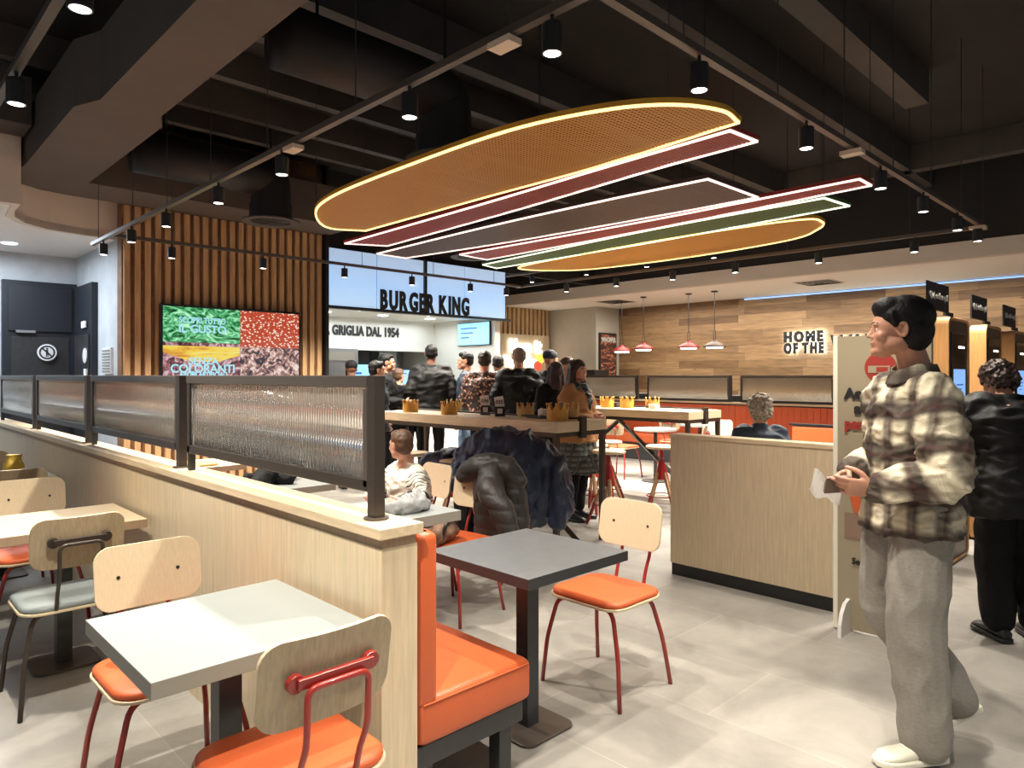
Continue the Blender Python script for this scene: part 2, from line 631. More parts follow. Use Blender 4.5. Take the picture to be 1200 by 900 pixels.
def tube(bm, pts, r, seg=8, fil=0):
    pts = fillet(pts, fil) if fil else [V(p) for p in pts]
    rs = r if isinstance(r, (list, tuple)) else [r] * len(pts)
    F = frames(pts)
    rings = []
    for p, rr, (t, a, b) in zip(pts, rs, F):
        rings.append([p + (a * math.cos(2 * PI * j / seg) + b * math.sin(2 * PI * j / seg)) * rr for j in range(seg)])
    return loft(bm, rings)


def catmull(P, k):
    out = []
    n = len(P)
    for i in range(n - 1):
        p0, p1, p2, p3 = P[max(i - 1, 0)], P[i], P[i + 1], P[min(i + 2, n - 1)]
        for j in range(k):
            t = j / k
            out.append(.5 * ((2 * p1) + (p2 - p0) * t + (2 * p0 - 5 * p1 + 4 * p2 - p3) * t * t + (3 * p1 - p0 - 3 * p2 + p3) * t ** 3))
    out.append(P[-1])
    return out


def limb(bm, pts, rad, seg=12, k=4, flat=1.0, side=None):
    """tapering rounded limb along a smooth path"""
    pts = [V(p) for p in pts]
    q = [V((*p, r)) for p, r in zip(pts, rad)]
    C = catmull(q, k)
    P = [c.to_3d() for c in C]
    R = [max(.002, c[3]) for c in C]
    F = frames(P)
    if side is not None:
        F = [(t, (V(side) - t * V(side).dot(t)).normalized(), None) for t, a, b in F]
        F = [(t, a, t.cross(a)) for t, a, _ in F]
    rings = []
    t0, t1 = F[0], F[-1]
    for s in (.95, .75, .4):
        rr = R[0] * math.sqrt(1 - s * s)
        rings.append([P[0] - t0[0] * R[0] * s * .9 + (t0[1] * math.cos(2 * PI * j / seg) + t0[2] * math.sin(2 * PI * j / seg) * flat) * rr for j in range(seg)])
    for p, r, (t, a, b) in zip(P, R, F):
        rings.append([p + (a * math.cos(2 * PI * j / seg) + b * math.sin(2 * PI * j / seg) * flat) * r for j in range(seg)])
    for s in (.4, .75, .95):
        rr = R[-1] * math.sqrt(1 - s * s)
        rings.append([P[-1] + t1[0] * R[-1] * s * .9 + (t1[1] * math.cos(2 * PI * j / seg) + t1[2] * math.sin(2 * PI * j / seg) * flat) * rr for j in range(seg)])
    return loft(bm, rings)


def ball(bm, c, rx, ry=None, rz=None, M3=None, u=18, v=12):
    ry = ry or rx
    rz = rz or rx
    c = V(c)
    rings = []
    for i in range(1, v):
        th = PI * i / v
        ring = []
        for j in range(u):
            ph = 2 * PI * j / u
            p = V((rx * math.sin(th) * math.cos(ph), ry * math.sin(th) * math.sin(ph), -rz * math.cos(th)))
            if M3:
                p = M3 @ p
            ring.append(c + p)
        rings.append(ring)
    R = [[bm.verts.new(p) for p in r] for r in rings]
    b0 = V((0, 0, -rz))
    t0 = V((0, 0, rz))
    if M3:
        b0, t0 = M3 @ b0, M3 @ t0
    vb, vt = bm.verts.new(c + b0), bm.verts.new(c + t0)
    for i in range(len(R) - 1):
        for j in range(u):
            bm.faces.new((R[i][j], R[i][(j + 1) % u], R[i + 1][(j + 1) % u], R[i + 1][j]))
    for j in range(u):
        bm.faces.new((vb, R[0][(j + 1) % u], R[0][j]))
        bm.faces.new((vt, R[-1][j], R[-1][(j + 1) % u]))
    return bm


def lathe(bm, prof, c=(0, 0, 0), seg=24, cap=False):
    c = V(c)
    rings = [[c + V((r * math.cos(2 * PI * j / seg), r * math.sin(2 * PI * j / seg), z)) for j in range(seg)] for r, z in prof]
    return loft(bm, rings, cap=cap)


def prism(bm, poly, z0, z1, f=None):
    """poly in 2D, f maps (a,b,c)->xyz"""
    f = f or (lambda a, b, c: (a, b, c))
    lo = [bm.verts.new(f(a, b, z0)) for a, b in poly]
    hi = [bm.verts.new(f(a, b, z1)) for a, b in poly]
    n = len(poly)
    bm.faces.new(lo[::-1])
    bm.faces.new(hi)
    for i in range(n):
        bm.faces.new((lo[i], lo[(i + 1) % n], hi[(i + 1) % n], hi[i]))
    return bm


def rrect(w, h, r, n=5):
    out = []
    for cx, cy, a0 in ((w / 2 - r, h / 2 - r, 0), (-w / 2 + r, h / 2 - r, 90), (-w / 2 + r, -h / 2 + r, 180), (w / 2 - r, -h / 2 + r, 270)):
        for k in range(n + 1):
            a = math.radians(a0 + 90 * k / n)
            out.append((cx + r * math.cos(a), cy + r * math.sin(a)))
    return out


def smooth(me, on=True):
    for p in me.polygons:
        p.use_smooth = on


def obj(name, bm, m, parent=None, bevel=0, sm=False, seg=2, loc=None):
    if isinstance(bm, bmesh.types.BMesh):
        bmesh.ops.recalc_face_normals(bm, faces=bm.faces)
        me = bpy.data.meshes.new(name)
        bm.to_mesh(me)
        bm.free()
    else:
        me = bm
    if m is not None:
        for mm in (m if isinstance(m, (list, tuple)) else [m]):
            me.materials.append(mm)
    if sm:
        smooth(me)
    o = bpy.data.objects.new(name, me)
    COL.objects.link(o)
    if parent:
        o.parent = parent
    if loc:
        o.location = loc
    if bevel:
        b = o.modifiers.new('bevel', 'BEVEL')
        b.width = bevel
        b.segments = seg
        b.limit_method = 'ANGLE'
        b.angle_limit = .6
    return o


def tag(o, label, cat, group=None):
    o['label'] = label
    o['category'] = cat
    if group:
        o['group'] = group
    return o


def thing(name, label, cat, loc=(0, 0, 0), rz=0, group=None):
    o = bpy.data.objects.new(name, None)
    COL.objects.link(o)
    o.location = loc
    o.rotation_euler = (0, 0, rz)
    o.empty_display_size = .1
    return tag(o, label, cat, group)


def struct(name, bm, m, bevel=0, parent=None, sm=False):
    o = obj(name, bm, m, parent, bevel, sm)
    if not parent:
        o['kind'] = 'structure'
    return o


def dup(root, loc, rz, label, group=None):
    r = root.copy()
    COL.objects.link(r)
    r.location = loc
    r.rotation_euler = (0, 0, rz)
    r['label'] = label
    if group:
        r['group'] = group
    for ch in list(root.children):
        c = ch.copy()
        COL.objects.link(c)
        c.parent = r
        for g in ch.children:
            d = g.copy()
            COL.objects.link(d)
            d.parent = c
    return r


def text(name, s, size, origin, dx, m, parent=None, ext=.004, off=0, align='CENTER', up=(0, 0, 1), squeeze=1, spacing=1, bev=0):
    cu = bpy.data.curves.new(name, 'FONT')
    cu.body = s
    cu.size = size
    cu.extrude = ext
    cu.offset = off
    cu.align_x = align
    cu.align_y = 'CENTER'
    cu.space_character = spacing
    cu.bevel_depth = bev
    cu.resolution_u = 4
    o = bpy.data.objects.new(name, cu)
    COL.objects.link(o)
    bpy.context.view_layer.update()
    me = bpy.data.meshes.new_from_object(o.evaluated_get(bpy.context.evaluated_depsgraph_get()))
    bpy.data.objects.remove(o)
    bpy.data.curves.remove(cu)
    dx, up = V(dx).normalized(), V(up).normalized()
    nz = dx.cross(up)
    T = Matrix(((dx.x * squeeze, up.x, nz.x, origin[0]), (dx.y * squeeze, up.y, nz.y, origin[1]), (dx.z * squeeze, up.z, nz.z, origin[2]), (0, 0, 0, 1)))
    me.transform(T)
    me.name = name
    me.materials.clear()
    return obj(name, me, m, parent)


def remesh(bm, voxel, it=4, fac=.5):
    bmesh.ops.recalc_face_normals(bm, faces=bm.faces)
    me = bpy.data.meshes.new('tmp')
    bm.to_mesh(me)
    bm.free()
    o = bpy.data.objects.new('tmp', me)
    COL.objects.link(o)
    r = o.modifiers.new('r', 'REMESH')
    r.mode = 'VOXEL'
    r.voxel_size = voxel
    if it:
        s = o.modifiers.new('s', 'SMOOTH')
        s.iterations = it
        s.factor = fac
    bpy.context.view_layer.update()
    out = bpy.data.meshes.new_from_object(o.evaluated_get(bpy.context.evaluated_depsgraph_get()))
    bpy.data.objects.remove(o)
    bpy.data.meshes.remove(me)
    smooth(out)
    return out


def folds(me, amp, freq=(6, 6, 9), seed=0, ridged=False, fn=None):
    nr = [v.normal.copy() for v in me.vertices]
    sd = V((seed * 3.7, seed * 1.3, seed * 2.1))
    f = V(freq)
    for v, n in zip(me.vertices, nr):
        p = V((v.co.x * f.x, v.co.y * f.y, v.co.z * f.z)) + sd
        a = noise.noise(p)
        if ridged:
            a = .5 - abs(a) * 2.2
        a += .4 * noise.noise(p * 2.1)
        k = fn(v.co) if fn else 1
        v.co += n * amp * a * k


# ================================================================== SETTING
struct('floor', box(NB(), -5, 13.2, -5, 12.5, -.1, 0), M['floor'])
struct('ceiling', box(NB(), -5, 10.6, -5, 11.2, 4.3, 4.4), M['blackceil'])
struct('wall_bulkhead_black', box(NB(), 10.5, 10.62, -5, 11.1, 3.24, 4.3), M['blackceil'])
struct('wall_bulkhead_beige', box(NB(), 10.48, 10.62, -5, 11.1, 3.02, 3.24), M['beige'])
bm = box(NB(), 10.62, 12.84, -5, 11.1, 3.02, 3.1)
struct('ceiling_dining', bm, M['ceilwhite'])
struct('wall_right', box(NB(), 12.85, 13.0, -5, 9.68, 0, 3.2), M['planks'])
struct('wall_pillar', box(NB(), 12.02, 13.0, 9.68, 11.2, 0, 3.2), M['concrete_warm'])
struct('wall_back_dining', box(NB(), 8.1, 12.1, 11.12, 11.25, 0, 4.3), M['slatback2'])
bm = NB()
x = 10.0
while x < 12.0:
    box(bm, x, x + .075, 11.05, 11.12, 0, 3.02)
    x += .135
struct('trim_slats_pale', bm, M['slat2'])
cv = obj('cove_light_strip', box(NB(), 12.80, 12.845, -5, 6.6, 2.985, 3.005), M['cove'])
tag(cv, 'blue-white cove light strip running along the top of the oak plank wall', 'light strip')

# slat wall behind the television
struct('wall_back', box(NB(), 2.26, 4.7, 8.46, 8.62, 0, 4.3), M['slatback'])
bm = NB()
for i in range(23):
    x = 2.275 + i * .1055
    box(bm, x, x + .060, 8.415, 8.46, 0, 3.37)
struct('trim_slats', bm, M['slat'])
struct('trim_slat_edge', box(NB(), 4.69, 4.735, 8.36, 8.62, 0, 4.3), M['black'])
# corridor at the left
struct('wall_corridor_side', box(NB(), 2.27, 2.36, 8.60, 10.5, 0, 3.3), M['concrete'])
struct('wall_corridor_back', box(NB(), -4, 2.36, 10.5, 10.6, 0, 3.3), M['concrete'])
bm = NB()
arc = [(1.19, 7.55), (1.195, 7.8), (1.24, 8.1), (1.36, 8.36), (1.6, 8.56), (1.95, 8.64), (2.27, 8.66)]
prism(bm, [(-4, 7.5)] + arc + [(2.27, 10.55), (-4, 10.55)], 3.03, 3.1)
struct('ceiling_corridor', bm, M['white'])
bm = NB()
bm2 = [(-4, 7.47), (1.19, 7.47), (1.19, 7.55)] + arc[1:] + [(2.27, 8.72), (1.95, 8.70), (1.56, 8.62), (1.3, 8.4), (1.17, 8.12), (1.13, 7.56), (-4, 7.56)]
prism(bm, bm2, 3.02, 4.25)
struct('wall_bulkhead_cream', bm, M['beige'])

# brown soffit beam and its cross piece over the slat wall
bm = NB()
arc2 = [(1.22, 7.4), (1.20, 8.0), (1.3, 8.24), (1.5, 8.38), (1.8, 8.43)]
prism(bm, [(1.30, -5), (1.30, 5.35), (1.20, 5.62)] + arc2 + [(4.75, 8.43), (4.75, 7.75), (1.78, 7.75), (1.78, 5.62), (1.70, 5.4), (1.70, -5)], 3.38, 3.85)
struct('ceiling_soffit', bm, M['brownsoffit'])
struct('wall_soffit_left', box(NB(), -4, 1.19, 7.0, 7.4, 3.6, 4.0), M['beam'])

# ceiling beams
for y, x0, x1, wd, h in ((-.4, 1.9, 10.4, .16, .2), (.75, 1.9, 10.4, .16, .2), (1.9, 1.9, 7.2, .20, .2), (2.68, 1.9, 10.4, .16, .2), (4.27, -3, 10.4, .13, .2), (5.05, -3, 10.4, .10, .16),
                         (5.94, 1.8, 10.4, .10, .16), (6.75, -3, 10.4, .10, .16), (7.35, 1.8, 10.4, .10, .16), (3.3, -3, 1.2, .16, .2)):
    struct('ceiling_beam', box(NB(), x0, x1, y, y + wd, 4.3 - h - .1, 4.3), M['beam'])
struct('ceiling_beam', box(NB(), 9.4, 9.56, -5, 7.2, 4.0, 4.3), M['beam'])

# fascia with blue backlit panels over the counter
fas = thing('shop_fascia', 'long backlit pale blue fascia above the serving counter', 'fascia', (0, 0, 0))
obj('fascia_box', box(NB(), 4.74, 8.06, 8.42, 8.62, 2.42, 3.24), M['black'], fas)
cuts = [4.75, 5.79, 6.72, 7.42, 8.04]
cuts = [4.75, 5.52, 6.35, 7.15, 8.04]
for a, b in zip(cuts, cuts[1:]):
    obj('light_panel', box(NB(), a + .008, b - .008, 8.405, 8.42, 2.45, 3.22), M['bluewhite'], fas)
obj('bottom_rail', box(NB(), 4.72, 8.12, 8.36, 8.44, 2.405, 2.44), M['black'], fas)
obj('centre_post', box(NB(), 6.335, 6.375, 8.36, 8.405, 2.42, 3.24), M['black'], fas)
struct('wall_above_fascia', box(NB(), 4.72, 10.5, 8.5, 8.6, 3.24, 4.3), M['blackceil'])
sg = thing('shop_sign', 'black raised BURGER KING lettering on the blue fascia', 'sign')


def letters(s, size, x0, pitchmap, fn):
    pass


def letter_row(s, size, start, dx, m, parent, ext, off, total, pname='letter', bev=0, up=(0, 0, 1)):
    """separate letters laid out from start along dx over a total width"""
    meshes = []
    w_ = 0
    gap = size * .15
    for ch in s:
        if ch == ' ':
            meshes.append(None)
            w_ += size * .28
            continue
        cu = bpy.data.curves.new('l', 'FONT')
        cu.body = ch
        cu.size = size
        cu.extrude = ext
        cu.offset = off
        cu.bevel_depth = bev
        cu.resolution_u = 4
        o = bpy.data.objects.new('l', cu)
        COL.objects.link(o)
        bpy.context.view_layer.update()
        me = bpy.data.meshes.new_from_object(o.evaluated_get(bpy.context.evaluated_depsgraph_get()))
        bpy.data.objects.remove(o)
        xs = [v.co.x for v in me.vertices]
        x0, x1 = min(xs), max(xs)
        for v in me.vertices:
            v.co.x -= x0
        meshes.append((me, x1 - x0))
        w_ += x1 - x0 + gap
    k = total / w_
    dx, up = V(dx).normalized(), V(up)
    nz = dx.cross(up)
    p = 0
    for e in meshes:
        if e is None:
            p += size * .28
            continue
        me, lw = e
        o0 = V(start) + dx * p * k
        me.transform(Matrix(((dx.x * k, up.x, nz.x, o0.x), (dx.y * k, up.y, nz.y, o0.y), (dx.z * k, up.z, nz.z, o0.z), (0, 0, 0, 1))))
        me.materials.clear()
        obj(pname, me, m, parent)
        p += lw + gap


letter_row('BURGER KING', .37, (5.56, 8.38, 2.46), (1, 0, 0), M['ink'], sg, .012, .015, 1.69)

# kitchen behind the counter
struct('wall_kitchen_back', box(NB(), 4.7, 8.1, 10.25, 10.35, 1.93, 2.5), M['kitchen'])
struct('wall_kitchen_low', box(NB(), 4.7, 8.1, 11.3, 11.4, 0, 2.5), M['kitchen'])
struct('wall_kitchen_right', box(NB(), 7.98, 8.1, 8.6, 11.4, 0, 2.5), M['kitchen'])
struct('wall_kitchen_left', box(NB(), 4.62, 4.72, 8.62, 11.4, 0, 2.5), M['kitchen'])
struct('ceiling_kitchen', box(NB(), 4.7, 8.1, 8.44, 11.4, 2.47, 2.55), M['kitchen'])
gr = thing('wall_lettering', 'dark grey A GRIGLIA DAL 1954 lettering on the white kitchen wall', 'sign')
text('lettering', 'A GRIGLIA DAL 1954', .22, (6.44, 10.235, 2.245), (1, 0, 0), M['ink'], gr, .006, .009, spacing=1.05, squeeze=.70)
for i, (x, y) in enumerate(((5.35, 9.55), (6.35, 9.5), (7.3, 9.5), (5.6, 8.95), (6.9, 8.95))):
    d = obj('ceiling_downlight', lathe(NB(), [(0.001, 2.462), (.075, 2.462), (.085, 2.468), (.085, 2.48), (.001, 2.48)], (x, y, 0), cap=True), M['lamp_on'])
    tag(d, 'round recessed downlight in the white kitchen ceiling', 'downlight', 'kitchen ceiling downlights')
struct('baseboard_counter', box(NB(), 4.9, 7.9, 9.0, 9.6, 0, .1), M['black'])
ct = thing('serving_counter', 'white serving counter under the blue fascia', 'counter', (0, 0, 0))
obj('body', box(NB(), 4.85, 7.95, 8.98, 9.55, .1, .98), M['white'], ct)
obj('worktop', box(NB(), 4.8, 7.96, 8.92, 9.6, .98, 1.02), M['oak_h'], ct, .004)


def screen(name, label, cx, cy, z0, z1, wd, ang, m, foot=None):
    t = thing(name, label, 'screen', (cx, cy, z0), ang)
    h = z1 - z0
    obj('casing', box(NB(), -wd / 2, wd / 2, 0, .04, 0, h), M['glassblack'], t, .004)
    obj('display', box(NB(), -wd / 2 + .012, wd / 2 - .012, -.003, .001, .012, h - .012), m, t)
    for k in range(3):
        obj('display_text', box(NB(), -wd * .38, -wd * .38 + wd * (.5 - .12 * k), -.006, -.003, h * (.72 - .2 * k), h * (.78 - .2 * k)), M['screentext'], t)
    if foot:
        obj('stand', box(NB(), -.03, .03, .01, .03, -foot, 0), M['black'], t)
    return t


screen('till_screen', 'blue lit order screen on the serving counter, right of two', 7.25, 9.35, 1.30, 1.66, .62, 0, M['menublue'], .28)
screen('till_screen', 'deep blue till screen on the serving counter, left of two', 6.62, 9.3, 1.32, 1.60, .5, .3, M['screenblue'], .30)
screen('menu_screen', 'pale blue menu screen hung high beside the kitchen opening', 7.93, 9.1, 2.02, 2.42, .85, PI * 1.5, M['menublue'])
screen('order_screen', 'pale blue lit order screen behind the person in maroon', 5.85, 9.42, 1.1, 1.68, .42, 0, M['menublue'], .08)
hood = thing('steel_hood', 'stainless steel kitchen cabinet with pale blue screen below', 'cabinet', (5.85, 10.0, 0))
obj('cabinet_body', box(NB(), -.35, .35, 0, .5, 0, 1.95), M['steel'], hood, .01)
obj('vent_grille', box(NB(), -.28, .28, -.02, 0, 1.74, 1.88), M['greyedge'], hood)
eq = thing('kitchen_equipment', 'dark kitchen equipment hanging behind the pass', 'kitchen unit', (6.9, 10.9, 0))
obj('hanging_unit', box(NB(), -.6, .1, 0, .3, 1.6, 1.95), M['charcoal'], eq, .01)
obj('steel_unit', box(NB(), .3, .7, 0, .3, 1.2, 1.95), M['steel'], eq, .01)
struct('trim_kitchen_tile', box(NB(), 4.75, 7.95, 11.24, 11.3, .9, 2.0), M['steel'])

# television on the slats
tv = thing('television', 'wide wall television showing burger close-ups on the slat wall', 'television', (0, 0, 0))
obj('casing', box(NB(), 2.62, 4.31, 8.33, 8.40, 1.35, 2.31), M['glassblack'], tv, .004)
y0 = 8.326
obj('display', box(NB(), 2.645, 3.52, y0, 8.331, 1.88, 2.285), M['tv_leaf'], tv)
obj('display', box(NB(), 2.645, 3.52, y0, 8.331, 1.84, 1.88), M['tv_meat'], tv)
bm = NB()
prism(bm, [(2.645, 1.84), (2.645, 1.76), (2.95, 1.66), (3.25, 1.66), (3.52, 1.74), (3.52, 1.84)], y0, 8.331, lambda a, b, c: (a, c, b))
obj('display', bm, M['tv_cheese'], tv)
bm = NB()
prism(bm, [(2.645, 1.76), (2.95, 1.66), (3.25, 1.66), (3.52, 1.74), (3.52, 1.38), (2.645, 1.38)], y0 + .0015, 8.331, lambda a, b, c: (a, c, b))
obj('display', bm, M['tv_meat'], tv)
obj('display', box(NB(), 3.525, 4.285, y0, 8.331, 1.845, 2.285), M['tv_sesame'], tv)
obj('display', box(NB(), 3.525, 4.285, y0, 8.331, 1.38, 1.845), M['tv_patty'], tv)
text('caption', 'SCOPRI TUTTO', .095, (3.08, y0 - .004, 2.135), (1, 0, 0), M['tvtext'], tv, .002, .003, squeeze=.8)
text('caption', 'IL GUSTO', .125, (3.08, y0 - .004, 2.035), (1, 0, 0), M['tvtext'], tv, .002, .004, squeeze=1)
text('caption', 'SENZA', .11, (3.09, y0 - .004, 1.665), (1, 0, 0), M['tvtext'], tv, .002, .003)
text('caption', 'COLORANTI', .135, (3.09, y0 - .004, 1.575), (1, 0, 0), M['tvtext'], tv, .002, .0035, squeeze=.95)
text('caption', 'AROMI ARTIFICIALI', .07, (3.09, y0 - .004, 1.51), (1, 0, 0), M['tvtext'], tv, .002, .003, squeeze=.9)

# corridor doors
dr = bpy.data.objects.new('door_1', None)
COL.objects.link(dr)
dr['kind'] = 'structure'
obj('door_frame', box(NB(), 1.47, 2.26, 10.42, 10.52, 0, 2.68), M['door'], dr, .004)
obj('door_overpanel', box(NB(), 1.53, 2.2, 10.39, 10.43, 2.05, 2.62), M['door'], dr, .006)
obj('door_leaf', box(NB(), 1.56, 2.17, 10.41, 10.44, 0.02, 1.98), M['charcoal'], dr, .004)
obj('closer', box(NB(), 1.6, 1.8, 10.36, 10.41, 2.03, 2.06), M['steel'], dr)
ns = thing('prohibition_sign', 'round white sign with crossed-out figure on the dark door', 'sign', (1.92, 10.35, 1.79))


def disc_y(r0, r1, y0, y1, seg=28):
    bm = NB()
    rings = []
    for rr, yy in ((r0, y0), (r1, y0), (r1, y1), (r0, y1)):
        rings.append([V((rr * math.cos(2 * PI * j / seg), yy, rr * math.sin(2 * PI * j / seg))) for j in range(seg)])
    return loft(bm, rings, closed=True)


obj('disc', disc_y(.0005, .105, 0, .012), M['white_plastic'], ns)
obj('ring', disc_y(.068, .086, -.004, 0), M['ink'], ns)
obj('slash', obox(NB(), (0, -.003, 0), (1, 0, -1), (0, 1, 0), (1, 0, 1), .075, .002, .009), M['ink'], ns)
bm = NB()
ball(bm, (0, -.002, .045), .012, .003, .012)
box(bm, -.012, .012, -.004, -.001, -.03, .03)
box(bm, -.014, -.003, -.004, -.001, -.055, -.03)
box(bm, .003, .014, -.004, -.001, -.055, -.03)
obj('pictogram', bm, M['ink'], ns)
dr = bpy.data.objects.new('door_2', None)
COL.objects.link(dr)
dr['kind'] = 'structure'
obj('door_frame', box(NB(), 2.2, 2.28, 9.45, 10.25, 0, 2.62), M['door'], dr, .004)
obj('door_leaf', box(NB(), 2.18, 2.22, 9.52, 10.18, .02, 2.0), M['charcoal'], dr, .004)
obj('notice', box(NB(), 2.17, 2.185, 9.62, 9.80, 2.08, 2.16), M['paper'], dr)
rsn = obj('round_sign', disc_y(.001, .09, 0, .01), M['white_plastic'], dr)
rsn.matrix_local = Matrix.Translation((2.165, 9.62, 1.74)) @ Matrix.Rotation(-PI / 2, 4, 'Z')
obj('notice', box(NB(), 2.165, 2.18, 9.55, 9.66, 1.45, 1.58), M['paper'], dr)
vg = thing('wall_vent', 'white louvred vent low on the grey corridor wall', 'vent', (2.24, 8.98, 1.52))
obj('frame', box(NB(), 0, .03, -.17, .17, 0, .30), M['white_plastic'], vg)
for k in range(8):
    obj('louvre', box(NB(), -.008, 0, -.15, .15, .02 + k * .034, .036 + k * .034), M['greyedge'], vg)
for x, y in ((1.1, 9.05), (1.45, 9.8), (.9, 9.9)):
    d = obj('ceiling_downlight', lathe(NB(), [(0.001, 3.02), (.075, 3.02), (.08, 3.025), (.08, 3.035), (.001, 3.035)], (x, y, 0), cap=True), M['down_on'])
    tag(d, 'round cool-white downlight in the corridor ceiling at left', 'downlight', 'corridor downlights')

# ================================================================== HALF WALL WITH REEDED GLASS SCREENS
hw = thing('half_wall', 'long oak-faced half wall between the left tables and the bench', 'half wall', (0, 0, 0))
bm = NB()
box(bm, 1.205, 1.34, 1.81, 9.6, 0, .965)
obj('panel', bm, M['oak_v'], hw)
obj('recess_band', box(NB(), 1.208, 1.337, 1.813, 9.6, .965, .995), M['oak_edge'], hw)
obj('cap', box(NB(), 1.19, 1.355, 1.795, 9.6, .995, 1.03), M['oak_y'], hw, .003)

GL = [(1.92, 3.60, 'largest, at the open end'), (3.70, 5.40, 'second from the open end'),
      (5.50, 7.20, 'third from the open end'), (7.30, 9.0, 'farthest, at the left picture edge')]


def reed(y0, y1, z0, z1, x, pitch, amp, t=.004):
    bm = NB()
    n = int((y1 - y0) / pitch) * 6
    rows = []
    for s in (-1, 1):
        lo, hi = [], []
        for i in range(n + 1):
            y = y0 + (y1 - y0) * i / n
            xx = x + s * (t + amp * (.5 + .5 * math.cos(2 * PI * i / 6)))
            lo.append(bm.verts.new((xx, y, z0)))
            hi.append(bm.verts.new((xx, y, z1)))
        for i in range(n):
            f = (lo[i], lo[i + 1], hi[i + 1], hi[i])
            bm.faces.new(f if s > 0 else f[::-1])
        rows.append((lo, hi))
    (a, b), (c, d) = rows
    for i in range(n):
        bm.faces.new((a[i], a[i + 1], c[i + 1], c[i]))
        bm.faces.new((b[i], d[i], d[i + 1], b[i + 1]))
    bm.faces.new((a[0], c[0], d[0], b[0]))
    bm.faces.new((a[n], b[n], d[n], c[n]))
    return bm


def glass_screen(y0, y1, x, zb, label, gm, nm='glass_screen', pitch=.018, low=.085):
    t = thing(nm, label, 'glass screen', (x, y0, zb))
    L_ = y1 - y0
    h = 1.5 - zb
    p = obj('post', box(NB(), -.02, .02, 0, .045, 0, h), M['darkmetal'], t, .002)
    obj('foot_plate', lathe(NB(), [(.001, 0), (.042, 0), (.042, .006), (.001, .006)], (0, .022, .0005), 16), M['rail'], p)
    p = obj('post', box(NB(), -.015, .015, L_ - .03, L_, 0, .09), M['black'], t, .002)
    obj('side_rail', box(NB(), -.018, .018, L_ - .035, L_, .09, h - .04), M['darkmetal'], t, .002)
    obj('side_rail', box(NB(), -.018, .018, .05, .075, .10, h - .045), M['rail'], t, .002)
    obj('top_rail', box(NB(), -.022, .022, 0.046, L_, h - .04, h), M['rail'], t, .003)
    obj('bottom_rail', box(NB(), -.018, .018, 0.046, L_, low, low + .04), M['darkmetal'], t, .003)
    obj('glass', reed(.076, L_ - .036, low + .035, h - .04, 0, pitch, .0035), gm, t, sm=True)
    return t


for y0, y1, lb in GL:
    glass_screen(y0, y1, 1.272, 1.031, 'reeded glass screen on the half wall, ' + lb, M['reeded'])

# ================================================================== TABLES


def cafe_table(cx, cy, wx, wy, label, top, edge, th=.045, h=.75, plate=.30, group=None, rz=0):
    t = thing('cafe_table', label, 'table', (cx, cy, 0), rz, group)
    bm = box(NB(), -wx / 2, wx / 2, -wy / 2, wy / 2, h - th, h)
    o = obj('tabletop', bm, [top, edge], t, .002)
    for p in o.data.polygons:
        p.material_index = 0 if p.normal.z > .9 else 1
    obj('pedestal', box(NB(), -.035, .035, -.035, .035, .012, h - th), M['charcoal'], t, .003)
    bm = NB()
    prism(bm, rrect(plate, plate, .05), .0005, .012)
    obj('base_plate', bm, M['rail'], t, .002)
    obj('top_bracket', box(NB(), -.14, .14, -.14, .14, h - th - .008, h - th), M['black'], t)
    return t


cafe_table(.86, 2.135, .615, .615, 'small pale grey square table in front of the half wall', M['greytop'], M['greyedge'], .045)
cafe_table(.86, 4.25, .63, .62, 'small oak-topped square table, nearer of two along the half wall', M['oak_h'], M['oak_edge'], .045)
cafe_table(.90, 6.40, .60, .62, 'small pale square table at the far left with a yellow bag', M['oak_h'], M['oak_edge'], .04)
cafe_table(2.13, 2.09, .61, .61, 'small anthracite square table beside the orange bench', M['darktop'], M['darkedge'], .042)
cafe_table(2.19, 3.275, .62, .61, 'small grey square table where the child leans', M['greytop'], M['greyedge'], .055)

cafe_table(2.19, 4.62, .62, .61, 'small grey square table behind the second glass screen', M['greytop'], M['greyedge'], .045)
cafe_table(2.19, 6.10, .62, .61, 'small oak-topped table behind the third glass screen', M['oak_h'], M['oak_edge'], .045)

# ================================================================== CHAIRS


def backshell(bm, wd, h, t, curve):
    """rounded plywood back, curved in plan; face toward +y"""
    outline = rrect(wd, h, .06, 6)
    nx = 1
    grid = []
    # strips across the width so it can curve
    xs = sorted(set([-wd / 2 + wd * i / 14 for i in range(15)] + [round(p[0], 5) for p in outline]))
    xs = [x for i, x in enumerate(xs) if i == 0 or x - xs[i - 1] > 1e-4]

    def zlim(x):
        ax = abs(x)
        r = .06
        if ax <= wd / 2 - r:
            return h / 2
        d = ax - (wd / 2 - r)
        return h / 2 - r + math.sqrt(max(0, r * r - d * d))
    rows = []
    for s in (0, 1):
        lo, mid, hi = [], [], []
        for x in xs:
            y = curve * (x / (wd / 2)) ** 2 + (t if s else 0)
            z = max(zlim(x), .002)
            lo.append(bm.verts.new((x, y, -z)))
            hi.append(bm.verts.new((x, y, z)))
        rows.append((lo, hi))
    (a, b), (c, d) = rows
    n = len(xs) - 1
    for i in range(n):
        bm.faces.new((a[i], a[i + 1], b[i + 1], b[i]))
        bm.faces.new((c[i], d[i], d[i + 1], c[i + 1]))
        bm.faces.new((a[i], c[i], c[i + 1], a[i + 1]))
        bm.faces.new((b[i], b[i + 1], d[i + 1], d[i]))
    bm.faces.new((a[0], b[0], d[0], c[0]))
    bm.faces.new((a[n], c[n], d[n], b[n]))
    return bm


